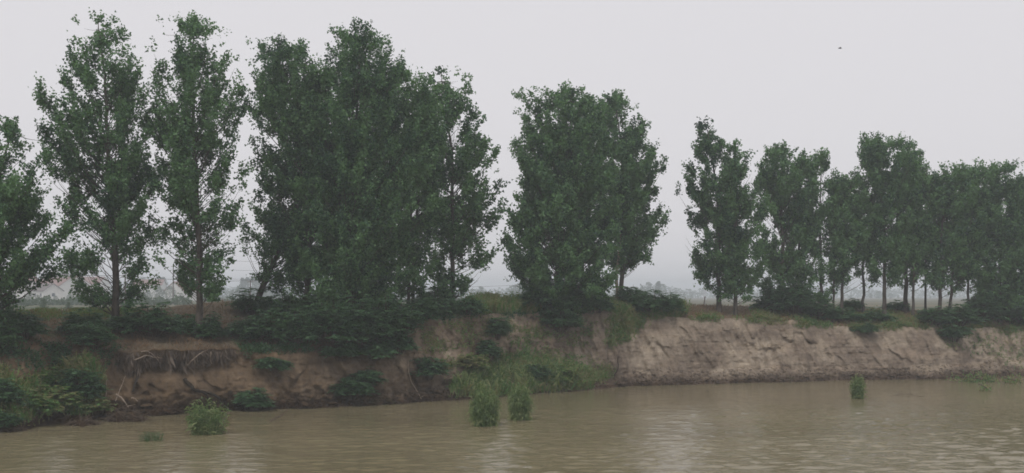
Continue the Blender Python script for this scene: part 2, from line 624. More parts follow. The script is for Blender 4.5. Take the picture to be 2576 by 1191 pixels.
UW = U + .5 * fbm(U / 1.1, GZ / 1.1, 0, 3, 51)
ZW = GZ + .4 * fbm(U / .9, GZ / .9, 0, 3, 52)
pl = .12 * plates(UW + .5 * ZW, ZW, .7, 2.0, 53) + .07 * plates(UW + .5 * ZW, ZW, .28, .7, 54)
cl = np.abs(fbm((U + .15 * GZ + 1.2 * fbm(U / 9., GZ / 6., 0, 2, 66)) / 2.3, GZ / 4.5, 0, 4, 61))
cleft = -np.exp(-(cl / .045) ** 2) * np.clip((GZ - .2) / .8, 0, 1) * np.clip(.35 + 1.6 * fbm(U / 3.5, GZ / 2.5, 0, 2, 67), 0, 1.2)
ledge = np.clip(fbm(U / 3., GZ / .55, 0, 3, 63) * 4, -1, 1)
butt = fbm(U / 5.2 + .1 * GZ, GZ / 9., 0, 3, 55)
disp = GC * pl * (1.2 - .5 * leftm) + GC * .65 * butt + GC * .42 * cleft + GC * .03 * ledge + GC * ((.38 - .12 * leftm) * rid + .30 * gul + .07 * strat + .12 * fbm(U / .42, GZ / .40, 0, 3, 57)) + GC * lowmask * .42 * (lump - .35)
GD2 = GD - disp
GZ2 = GZ + GC * lowmask * .24 * (lump - .4) + GT * (1 - GFd) * .07 * fbm(GX / .9, GD / .9, 0, 4, 41) * np.clip(1 - GC, 0, 1)
GX = (cols[None, :] - CX) / F * GD2
greenX = np.interp(cols, [-400, 0, 230, 290, 560, 600, 1040, 1080, 1160, 1230, 1430, 1500, 1560, 1900, 1960, 2060, 2120, 2300, 2600],
                   [.5, .35, .35, .1, .1, .45, .5, .3, .55, 0.8, .75, .35, .05, .05, .5, .6, .35, .35, .3])
GG = np.broadcast_to(greenX, GD.shape).copy()
toe_rows = (GT == 0)
GG = np.where(toe_rows & (GZ > .85 * ztoe[None, :] + .3), GG * .3, GG)
# bright green turf along the crest at the left
GG = np.where((GT > .9) & (cols[None, :] > 30) & (cols[None, :] < 330) & (GFd == 0), np.maximum(GG, .85 * np.clip((GZ - zlip) / (zcr - zlip + .01) * 1.6 - .7, 0, 1)), GG)
idx = np.arange(NR * NC).reshape(NR, NC)
faces = np.stack([idx[:-1, :-1], idx[:-1, 1:], idx[1:, 1:], idx[1:, :-1]], -1).reshape(-1, 4)
gm = np_mesh('ground', np.stack([GX, GD2, GZ2], -1).reshape(-1, 3), faces, True,
             {'top': ('POINT', GT.ravel()), 'green': ('POINT', GG.ravel()), 'field': ('POINT', GFd.ravel())})
tag(link_mesh('ground', gm, M_GROUND), kind='structure')
GY = HY - (GZ2 - CZ) * F / GD2                           # picture row of every vertex, for placing things on the bank
R_W, R_TOE, R_LIP, R_CR = 7, 7 + 25, 7 + 25 + 71, 7 + 25 + 71 + 45


def surf(X, Y, zone=None):
    """point of the bank under print position X, Y"""
    i = int(np.clip(np.searchsorted(cols, X), 1, NC - 1))
    lo, hi = (R_W, R_CR + 1) if zone is None else {'top': (R_LIP, R_CR + 1), 'toe': (R_W, R_TOE + 6), 'face': (R_W, R_LIP)}[zone]
    ys = GY[lo:hi, i]
    ok = np.minimum.accumulate(ys)
    r = np.interp(-Y, -ok, np.arange(lo, hi))
    a = int(r)
    b_ = min(a + 1, NR - 1)
    f = r - a
    d = GD2[a, i] * (1 - f) + GD2[b_, i] * f
    z = GZ2[a, i] * (1 - f) + GZ2[b_, i] * f
    return np.array([(X - CX) / F * d, d, z])


def at(X, Y, d):
    return np.array([(X - CX) / F * d, d, CZ - (Y - HY) / F * d])


def on_water(X, Y):
    d = CZ * F / (Y - HY)
    return np.array([(X - CX) / F * d, d, 0.0])


def on_field(X, d):
    return np.array([(X - CX) / F * d, d, FIELD_Z])


# ------------------------------------------------------------------ the river
xs = np.concatenate([np.linspace(-170, -40, 12)[:-1], np.arange(-40, 46, .17), np.linspace(46, 170, 12)])
ys = [-60., -30., 0., 15., 25., 32., 36.]
while ys[-1] < 98:
    ys.append(ys[-1] + max(.10, ys[-1] ** 2 / 18000. * 1.15))
ys = np.array(ys)
XX, YY = np.meshgrid(xs, ys)
fade = np.clip((YY - 30) / 8, 0, 1) * np.clip((43 - np.abs(XX - 3)) / 4, 0, 1)
gust = .35 + .8 * np.clip(fbm(XX / 22., YY / 18., 0, 3, 71) + .35, 0, 1) + .75 * np.clip((XX + 2) / 16, 0, 1) * np.clip((74 - YY) / 20, 0, 1)
ca, sa = math.cos(.12), math.sin(.12)
xr, yr = XX * ca + YY * sa, -XX * sa + YY * ca
ZZ = WAVE * fade * gust * (.11 * fbm(xr / 1.7, yr / .95, 0, 2, 72) + .40 * fbm(xr / .58, yr / .33, 0, 2, 75))
ii = np.arange(XX.size).reshape(XX.shape)
wm = np_mesh('water', np.stack([XX, YY, ZZ], -1).reshape(-1, 3), np.stack([ii[:-1, :-1], ii[:-1, 1:], ii[1:, 1:], ii[1:, :-1]], -1).reshape(-1, 4), True)
tag(link_mesh('water', wm, M_WATER), kind='structure')

# ------------------------------------------------------------------ haze
g = Geo()
g.box((0, 800, 11.0), (5200, 1840, 27.4))
haze = link_mesh('haze', g.mesh('haze', False), None)
tag(haze, kind='stuff')
hm = bpy.data.materials.new('haze')
hm.use_nodes = True
hn = hm.node_tree.nodes
hn.clear()
ho, hv = hn.new('ShaderNodeOutputMaterial'), hn.new('ShaderNodeVolumePrincipled')
hv.inputs['Density'].default_value = 0.0011
hv.inputs['Color'].default_value = (.86, .93, 1.0, 1)
hv.inputs['Anisotropy'].default_value = 0.2
hm.node_tree.links.new(hv.outputs[0], ho.inputs['Volume'])
haze.data.materials.append(hm)


# ------------------------------------------------------------------ poplars
def bezier(p0, p1, p2, t):
    t = t[:, None]
    return (1 - t) ** 2 * p0 + 2 * t * (1 - t) * p1 + t ** 2 * p2


def poplar(base, spine, outline, label, seed, width=.19, dens=1.0, leaf=.15, name='poplar_tree', group='poplars along the river bank', cat='tree', thin=0.0, deep=.9, low=.07):
    rs = np.random.RandomState(seed)
    bx, by, bz = base
    d = by
    root = thing(name, base, label, cat, group)
    # trunk line in metres, relative to the base
    sp = np.array([[(X - CX) / F * d - bx, 0, CZ - (Y - HY) / F * d - bz] for X, Y in spine])
    sp = np.vstack([[0, 0, -.5 * .3], sp])
    H = sp[-1, 2]
    zz = np.linspace(-.15, H, 22)
    tx = np.interp(zz, sp[:, 2], sp[:, 0])
    k = np.array([.25, .5, .25])
    tx[1:-1] = np.convolve(tx, k, 'valid')
    ty = .12 * H / 15 * np.cumsum(rs.normal(size=22)) * .35
    ty -= ty[0]
    tx = tx + .03 * rs.normal(size=22) * (np.arange(22) > 1)
    trunk = np.stack([tx, ty, zz], 1)
    u = np.clip(zz / H, 0, 1)
    rad = width * (1 - u) ** .85 + .012
    rad[0] *= 1.45
    rad[1] *= 1.12
    g = Geo()
    g.tube(trunk, rad, 9)
    link_mesh('trunk', g.mesh('trunk'), M_BARK, root)
    # outline: left and right reach at every height
    ol = np.array(sorted([(CZ - (Y - HY) / F * d - bz, (XL - CX) / F * d - bx, (XR - CX) / F * d - bx) for Y, XL, XR in outline]))

    def reach(z, az):
        L = np.interp(z, ol[:, 0], ol[:, 1])
        R = np.interp(z, ol[:, 0], ol[:, 2])
        t = np.interp(z, trunk[:, 2], trunk[:, 0])
        c = np.cos(az)
        r, l = np.maximum(R - t, .15), np.maximum(t - L, .15)
        side = np.where(c > 0, r, l)
        fr = (r + l) / 2 * deep
        return side * np.abs(c) ** 1.0 * np.abs(c) + fr * (1 - c * c)
    zb, zt = ol[0, 0], ol[-1, 0] - .55
    hs = np.linspace(zb, zt, 60)
    wd = np.interp(hs, ol[:, 0], ol[:, 2] - ol[:, 1]) + .25
    area = np.trapezoid(wd, hs) if hasattr(np, 'trapezoid') else np.trapz(wd, hs)
    nb = int(area * 3.3 * dens) + 24
    cdf = np.cumsum(wd ** .95 + .35)
    cdf /= cdf[-1]
    gl = Geo()
    LP, LT, LC, LS = [], [], [], []
    tint = rs.normal() * .07 + (.10 if d > 76 else 0)  # random tone per tree; far-row leaves are lightened to paint in haze
    for i in range(nb + 12):
        btint = rs.normal() * .13  # random tone per branch, painting clump highlights into the leaf colour
        z = float(np.interp((i + rs.rand()) / nb, cdf, hs)) if i < nb else zt - 1.9 * rs.rand() ** 1.3
        az = i * 2.399963 + rs.normal() * .35
        lobe = 1.02 + .16 * float(vnoise(z / 1.15 + seed, math.cos(az) * 1.3, math.sin(az) * 1.3, seed))
        rr = float(reach(np.array(z), np.array(az))) * lobe * (1 - .62 * rs.rand() ** 1.5)
        if i >= nb:
            rr = min(rr, .12 + .28 * (zt - z))
        rel = (z - zb) / max(.1, zt - zb)
        rise = rr * (.30 + .85 * rel + .45 * rs.rand()) + .2
        z0 = max(z - rise, zb * .55 + .1)
        p0 = np.array([np.interp(z0, trunk[:, 2], trunk[:, 0]), np.interp(z0, trunk[:, 2], trunk[:, 1]), z0])
        ct = np.array([np.interp(z, trunk[:, 2], trunk[:, 0]), np.interp(z, trunk[:, 2], trunk[:, 1]), z])
        p2 = ct + np.array([math.cos(az) * rr, math.sin(az) * rr, 0])
        if rel > .93:
            p0 = trunk[-2] * 1.0
        p1 = p0 * .45 + p2 * .55 + np.array([math.cos(az), math.sin(az), 0]) * rr * .12 - np.array([0, 0, .1 * rise])
        L = np.linalg.norm(p2 - p0)
        pts = bezier(p0, p1, p2, np.linspace(0, 1, 6))
        gl.tube(pts[[0, 2, 4, 5]], np.linspace(.008 + .006 * L, .004, 4), 3)
        ns = max(6, int(L * 6.0 * rs.uniform(.7, 1.2)))
        tt = .22 + .78 * rs.rand(ns) ** .75
        tt[0] = 1.0
        sp_ = bezier(p0, p1, p2, tt)
        for s in range(ns):
            tdir = (p2 - p1)
            tdir = tdir / (np.linalg.norm(tdir) + 1e-6)
            dr = tdir * .7 + np.array([0, 0, .75 * rs.uniform(-.2 if rel < .25 else .2, 1.2)]) + rs.normal(size=3) * .30
            dr /= np.linalg.norm(dr)
            stint = rs.normal() * .10
            sl = rs.uniform(.4, 1.05) * (1.0 if rel > .12 else .8)
            nl = int(rs.uniform(16, 29))
            q = rs.rand(nl) ** .8
            P = sp_[s] + dr * sl * q[:, None] + rs.normal(size=(nl, 3)) * (.09 + .045 * (1 - q))[:, None]
            LP.append(P)
            LT.append(dr * .5 + rs.normal(size=(nl, 3)) * .8 + np.array([0, 0, -.45]))
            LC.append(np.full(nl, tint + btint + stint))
            LS.append(np.full(nl, len(LS)))
    P = np.concatenate(LP)
    T = np.concatenate(LT)
    Cc = np.concatenate(LC)
    # sky gaps: whole sprays missing here and there
    q = fbm((P[:, 0] + bx) / 1.15, (P[:, 1]) / 1.4, P[:, 2] / .95, 3, seed + 50)
    rl = np.clip((P[:, 2] - zb) / max(.1, zt - zb), 0, 1)
    keep = q > (-.22 + thin + low * np.clip((.5 - rl) / .35, 0, 1))
    sid = np.concatenate(LS)
    share = np.bincount(sid, keep) / np.bincount(sid)
    keep &= share[sid] > .5
    P, T, Cc = P[keep], T[keep], Cc[keep]
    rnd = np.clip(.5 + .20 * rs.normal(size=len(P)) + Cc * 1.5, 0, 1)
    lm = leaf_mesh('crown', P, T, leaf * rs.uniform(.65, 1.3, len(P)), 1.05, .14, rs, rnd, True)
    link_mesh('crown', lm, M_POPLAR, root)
    tag(link_mesh('branches', gl.mesh('branches'), M_BARK, root), kind='stuff')
    return len(P)


POP = [
    # base, spine, outline, label, width, dens, thin
    ((-70, 860), [(-60, 700), (-30, 500), (40, 310)], [(300, 30, 92), (350, 15, 110), (390, -60, 120), (480, -170, 140), (560, -190, 150), (640, -190, 170), (670, -180, 135), (700, -180, 80), (760, -170, 50), (840, -150, 40), (890, -120, 25)],
     'dense poplar cut off by the photo edge, its low boughs hanging over the bank', .20, 1.0, 0),
    ((290, 835), [(290, 700), (276, 450), (262, 200), (240, 35)], [(35, 232, 245), (70, 205, 290), (110, 190, 318), (150, 175, 330), (200, 145, 355), (250, 90, 375), (300, 95, 385), (400, 120, 392), (500, 135, 392), (600, 140, 385), (650, 150, 380), (700, 165, 385), (740, 185, 370), (775, 205, 350)],
     'tall airy poplar with sky showing through, bare grey lower trunk beside the mounded shrub', .19, .80, .11),
    ((497, 852), [(503, 700), (492, 450), (485, 250), (490, 45)], [(45, 486, 502), (80, 400, 540), (150, 378, 575), (200, 382, 600), (260, 370, 615), (350, 365, 612), (420, 380, 625), (480, 372, 600), (560, 380, 600), (620, 372, 590), (680, 400, 590), (720, 420, 590), (760, 445, 560)],
     'tall poplar whose bare trunk stands right at the lip above the hanging roots', .18, .84, .11),
    ((632, 788), [(690, 655), (745, 560), (800, 470), (870, 380)], [(340, 820, 900), (400, 740, 900), (480, 680, 880), (540, 640, 860), (600, 612, 840), (650, 625, 800), (700, 655, 760)],
     'steeply leaning poplar, its slanting trunk rising from a shrub to the thicket', .19, .9, .12),
    ((775, 800), [(775, 600), (760, 400), (700, 95)], [(92, 690, 722), (110, 625, 760), (150, 605, 800), (200, 600, 828), (260, 608, 830), (330, 640, 840), (400, 632, 850), (480, 640, 860), (560, 640, 860), (640, 655, 850), (700, 695, 850), (780, 700, 860)],
     'broad poplar with several blunt tops at the start of the dense thicket', .19, 1.0, 0),
    ((843, 812), [(843, 500), (812, 160)], [(150, 790, 830), (200, 740, 860), (300, 720, 900), (450, 720, 900), (600, 740, 920), (760, 720, 940), (850, 740, 930)],
     'slender poplar squeezed between the blunt-topped one and the tallest of the thicket', .15, 1.0, 0),
    ((880, 835), [(880, 600), (898, 300), (905, 66)], [(66, 870, 935), (95, 845, 975), (140, 838, 1006), (200, 830, 1010), (260, 825, 1030), (350, 800, 1050), (450, 800, 1060), (550, 800, 1050), (700, 790, 1000), (800, 800, 980), (870, 830, 960)],
     'tallest and densest poplar of the thicket with a rounded top', .21, 1.1, -.06),
    ((950, 815), [(965, 600), (985, 400), (1010, 175)], [(172, 1005, 1045), (210, 990, 1070), (300, 950, 1100), (450, 920, 1100), (600, 900, 1080), (750, 900, 1060), (850, 920, 1010)],
     'dark poplar stepping down just past the tallest one in the thicket', .18, .95, -.02),
    ((1026, 798), [(1030, 600), (1045, 400), (1062, 235)], [(225, 1045, 1085), (300, 1015, 1110), (450, 985, 1110), (600, 985, 1100), (700, 995, 1080), (770, 1000, 1055)],
     'thin-stemmed poplar, nearer of two slim trunks close together', .09, 1.0, 0),
    ((1038, 790), [(1040, 600), (1060, 450), (1080, 290)], [(285, 1065, 1100), (400, 1030, 1120), (550, 1010, 1110), (700, 1000, 1090), (740, 1010, 1070)],
     'thin-stemmed poplar, further of two slim trunks close together', .10, .8, .05),
    ((1138, 772), [(1136, 600), (1140, 400), (1108, 178)], [(176, 1080, 1098), (198, 1068, 1165), (240, 1065, 1188), (290, 1062, 1222), (360, 1060, 1230), (390, 1070, 1268), (430, 1070, 1250), (520, 1060, 1262), (545, 1060, 1290), (580, 1075, 1235), (640, 1085, 1240), (690, 1080, 1242), (745, 1095, 1200)],
     'feathery poplar with a clear straight trunk at the end of the thicket', .15, .85, .09),
    ((1405, 790), [(1405, 600), (1412, 400), (1425, 222)], [(222, 1400, 1462), (240, 1320, 1480), (300, 1315, 1490), (340, 1325, 1510), (375, 1300, 1530), (480, 1300, 1540), (530, 1262, 1545), (550, 1250, 1545), (580, 1290, 1550), (625, 1252, 1550), (690, 1285, 1540), (740, 1330, 1520), (790, 1325, 1450)],
     'wide bushy poplar standing over the dark overhanging shrub', .20, 1.05, -.03),
    ((1462, 782), [(1465, 600), (1475, 400), (1490, 245)], [(245, 1470, 1505), (350, 1440, 1535), (500, 1440, 1560), (650, 1430, 1550), (740, 1440, 1540)],
     'poplar merging into the right flank of the wide bushy one', .15, .9, 0),
    ((1563, 770), [(1566, 700), (1572, 520), (1568, 400), (1545, 238)], [(237, 1510, 1560), (280, 1500, 1597), (330, 1500, 1622), (380, 1505, 1650), (405, 1500, 1680), (450, 1510, 1672), (520, 1500, 1668), (550, 1500, 1690), (600, 1520, 1650), (650, 1530, 1650), (682, 1545, 1620)],
     'poplar with open lower trunk growing beside the pale broken stem', .17, 1.1, -.06),
    ((1809, 786), [(1808, 600), (1800, 450), (1772, 305)], [(303, 1762, 1785), (340, 1755, 1808), (380, 1750, 1840), (402, 1728, 1850), (430, 1725, 1862), (500, 1715, 1880), (560, 1735, 1880), (600, 1705, 1890), (640, 1730, 1880), (700, 1762, 1880), (738, 1775, 1850)],
     'pointed poplar, first of the pair on the bare earth mound', .17, .9, .10),
    ((1850, 793), [(1852, 600), (1846, 362)], [(360, 1832, 1858), (400, 1820, 1880), (450, 1810, 1905), (520, 1810, 1930), (620, 1810, 1930), (700, 1800, 1912), (752, 1802, 1900)],
     'shorter poplar, second of the pair on the bare earth mound', .14, .95, 0),
    ((1968, 778), [(1970, 600), (1950, 368)], [(366, 1932, 1950), (382, 1920, 1985), (420, 1905, 2030), (450, 1905, 2040), (520, 1900, 2050), (620, 1900, 2050), (700, 1912, 2040), (770, 1925, 2040)],
     'forked poplar with leafy shoots down to the ground, first past the earth mound', .18, .9, .05),
    ((2006, 776), [(2010, 600), (2012, 388)], [(385, 1995, 2028), (430, 1980, 2050), (550, 1960, 2060), (700, 1962, 2058), (755, 1970, 2050)],
     'poplar close behind the forked one past the earth mound', .12, .85, .05),
    ((2065, 786), [(2066, 600), (2066, 382)], [(381, 2060, 2072), (420, 2047, 2110), (480, 2030, 2130), (600, 2022, 2130), (700, 2022, 2110), (758, 2018, 2095)],
     'pale-topped slim poplar with one sharp leader, right of the forked one', .12, .8, .08),
    ((2098, 790), [(2098, 600), (2112, 440)], [(438, 2100, 2125), (500, 2085, 2140), (600, 2080, 2140), (700, 2075, 2130)],
     'very thin low poplar stem right of the sharp-topped slim poplar', .075, .8, .05),
    ((2117, 793), [(2124, 650), (2145, 438)], [(436, 2130, 2160), (480, 2110, 2180), (560, 2100, 2200), (650, 2100, 2200), (705, 2105, 2185)],
     'short poplar with slightly tilted trunk and round crown', .12, .95, 0),
    ((2172, 789), [(2172, 600), (2180, 440)], [(438, 2168, 2190), (520, 2140, 2205), (620, 2135, 2212), (715, 2145, 2200)],
     'short poplar just before the tall dark flat-topped one', .11, .9, 0),
    ((2224, 797), [(2224, 600), (2205, 345)], [(343, 2180, 2245), (355, 2172, 2268), (385, 2158, 2292), (412, 2150, 2302), (460, 2172, 2310), (560, 2180, 2300), (640, 2185, 2290), (705, 2195, 2270)],
     'tall dark flat-topped poplar standing above its neighbours in the far row', .15, 1.15, -.05),
    ((2279, 786), [(2280, 600), (2292, 375)], [(372, 2280, 2308), (420, 2262, 2330), (500, 2250, 2340), (620, 2240, 2330), (712, 2245, 2310)],
     'thick-trunked poplar at the back, right of the flat-topped one', .17, .85, .05),
    ((2296, 799), [(2300, 600), (2330, 425)], [(422, 2320, 2350), (470, 2300, 2365), (600, 2290, 2360), (700, 2290, 2350)],
     'slim grey-trunked poplar in front of the thick-trunked one', .10, .75, .1),
    ((2328, 789), [(2328, 600), (2352, 450)], [(445, 2340, 2365), (520, 2315, 2375), (620, 2300, 2370), (705, 2300, 2360)],
     'thin poplar at the back between the grey-trunked and the dark-trunked ones', .085, .75, .1),
    ((2364, 802), [(2368, 600), (2388, 415)], [(412, 2368, 2400), (430, 2355, 2430), (480, 2345, 2450), (600, 2340, 2450), (722, 2340, 2430)],
     'dark-trunked poplar just before the leaning pale one', .14, .9, .03),
    ((2386, 803), [(2396, 700), (2408, 600), (2418, 430)], [(418, 2410, 2445), (480, 2385, 2470), (600, 2370, 2470), (700, 2370, 2450)],
     'pale-trunked poplar leaning slightly, in the far row', .11, .9, .03),
    ((2435, 805), [(2436, 650), (2450, 425)], [(420, 2440, 2475), (480, 2420, 2500), (600, 2410, 2500), (720, 2405, 2480)],
     'leafy poplar between the leaning pale trunk and the last clear trunk', .10, 1.0, -.05),
    ((2514, 813), [(2516, 600), (2500, 410)], [(409, 2478, 2530), (430, 2460, 2556), (520, 2440, 2570), (650, 2440, 2580), (762, 2460, 2575)],
     'round-topped poplar with the last clear trunk of the far row', .14, 1.1, -.05),
    ((2572, 816), [(2572, 600), (2562, 445)], [(442, 2545, 2590), (500, 2530, 2640), (700, 2500, 2640), (795, 2500, 2640)],
     'poplar half cut off by the photo edge at the end of the far row', .14, 1.1, -.05),
]
tot = 0
for k, (b0, spine, outl, label, wdt, dens, thin) in enumerate(POP):
    X, Y = b0
    p = surf(X, Y, 'top')
    tot += poplar(p, spine, outl, label, 100 + k, wdt, dens, leaf=.132 if p[1] < 75 else .155, thin=thin - .02, low=.20 if 3 < k < 9 else .07)

# the row goes on past both edges of the photo: copies that share their meshes
pops = [o for o in scene.objects if o.name.startswith('poplar_tree')]
for src, X, Y, rz, lab in ((28, 2675, 816, 1.9, 'first poplar beyond the edge at the end of the far row'), (22, 2745, 815, 2.6, 'second poplar beyond the edge at the end of the far row'),
                           (30, 2830, 815, .8, 'third poplar beyond the edge at the end of the far row'), (17, 2930, 815, 2.2, 'last poplar beyond the edge at the end of the far row'),
                           (1, -330, 850, 2.4, 'poplar beyond the edge past the dense cut-off one'), (10, -520, 850, 1.2, 'last poplar beyond the edge past the dense cut-off one')):
    a = pops[src]
    c = a.copy()
    COL.objects.link(c)
    c.location = surf(X, Y, 'top')
    c.rotation_euler = (0, 0, rz)
    c['label'] = lab
    for ch in a.children:
        k_ = ch.copy()
        COL.objects.link(k_)
        k_.parent = c
# the pale broken stem
p = surf(1552, 770, 'top')
r = thing('dead_tree', p, 'pale broken barkless stem leaning against the open-trunked poplar', 'dead tree')
g = Geo()
g.tube([(0, 0, -.2), (.02, 0, 1.0), (-.05, .02, 2.4), (.08, 0, 3.2), (.2, 0, 4.3), (.27, .03, 5.2)], [.14, .11, .10, .09, .07, .03], 8)
link_mesh('trunk', g.mesh('trunk'), M_DEAD, r)
g = Geo()
g.tube([(.02, 0, 2.6), (.3, -.05, 3.0), (.42, -.05, 3.3)], [.05, .035, .02], 6)
link_mesh('branch_stub', g.mesh('branch_stub'), M_DEAD, r)


# ------------------------------------------------------------------ shrubs with arching, layered leaf sprays
def shrub(base, w, h, label, seed, name='shrub', group='shrubs on the river bank', dens=1.0, mat=None, lean=(0, -.15), leaf=.15):
    rs = np.random.RandomState(seed)
    root = thing(name, base, label, 'shrub', group)
    gs = Geo()
    P, T = [], []
    nst = int(16 + 9 * w * h * dens)
    for i in range(nst):
        az = i * 2.4 + rs.rand()
        q = rs.rand() ** .6
        tip = np.array([math.cos(az) * w / 2 * q + lean[0] * w, math.sin(az) * w / 2 * .8 * q + lean[1] * w, h * math.sqrt(max(.02, 1 - q * q)) * rs.uniform(.45, 1.05)])
        st = np.array([math.cos(az) * w * .12, math.sin(az) * w * .1, -.15])
        mid = (st + tip) / 2 + np.array([0, 0, .28 * h])
        pts = bezier(st, mid, tip, np.linspace(0, 1, 6))
        gs.tube(pts, np.linspace(.022, .006, 6), 4)
        # fronds: leaflets in two ranks along a drooping rachis
        nf = int(6 * dens + 2)
        for f in range(nf):
            t = .35 + .65 * rs.rand()
            o = bezier(st, mid, tip, np.array([t]))[0]
            a2 = az + rs.normal() * 1.1
            L = rs.uniform(.35, .7)
            dr = np.array([math.cos(a2), math.sin(a2), rs.uniform(-.1, .35)])
            s = np.linspace(.1, 1, 9)
            pp = o + dr * L * s[:, None] + np.array([0, 0, -.22 * L]) * (s ** 2)[:, None]
            side = np.cross(dr, [0, 0, 1.0])
            side /= np.linalg.norm(side) + 1e-6
            for sg in (-1, 1):
                P.append(pp)
                T.append(side * sg + dr * .5 + np.array([0, 0, -.25]) + rs.normal(size=(9, 3)) * .18)
    P, T = np.concatenate(P), np.concatenate(T)
    rnd = np.clip(.5 + .28 * rs.normal(size=len(P)), 0, 1)
    n = len(P)
    # leaflets lie flat: width direction near horizontal
    tip = T / np.linalg.norm(T, axis=1)[:, None]
    b = np.cross(tip, np.array([0, 0, 1.0]) + rs.normal(size=(n, 3)) * .35)
    b /= np.linalg.norm(b, axis=1)[:, None] + 1e-9
    s = (leaf * rs.uniform(.8, 1.3, n))[:, None]
    v = np.stack([P + b * s * .26, P + tip * s * 1.1, P - b * s * .26], 1).reshape(-1, 3)
    me = np_mesh('foliage', v, np.arange(n * 3).reshape(n, 3), False, {'rnd': ('FACE', rnd)})
    link_mesh('foliage', me, mat or M_SHRUB, root)
    link_mesh('stems', gs.mesh('stems'), M_TWIG, root)
    tag(root.children[-1], kind='stuff')
    return root


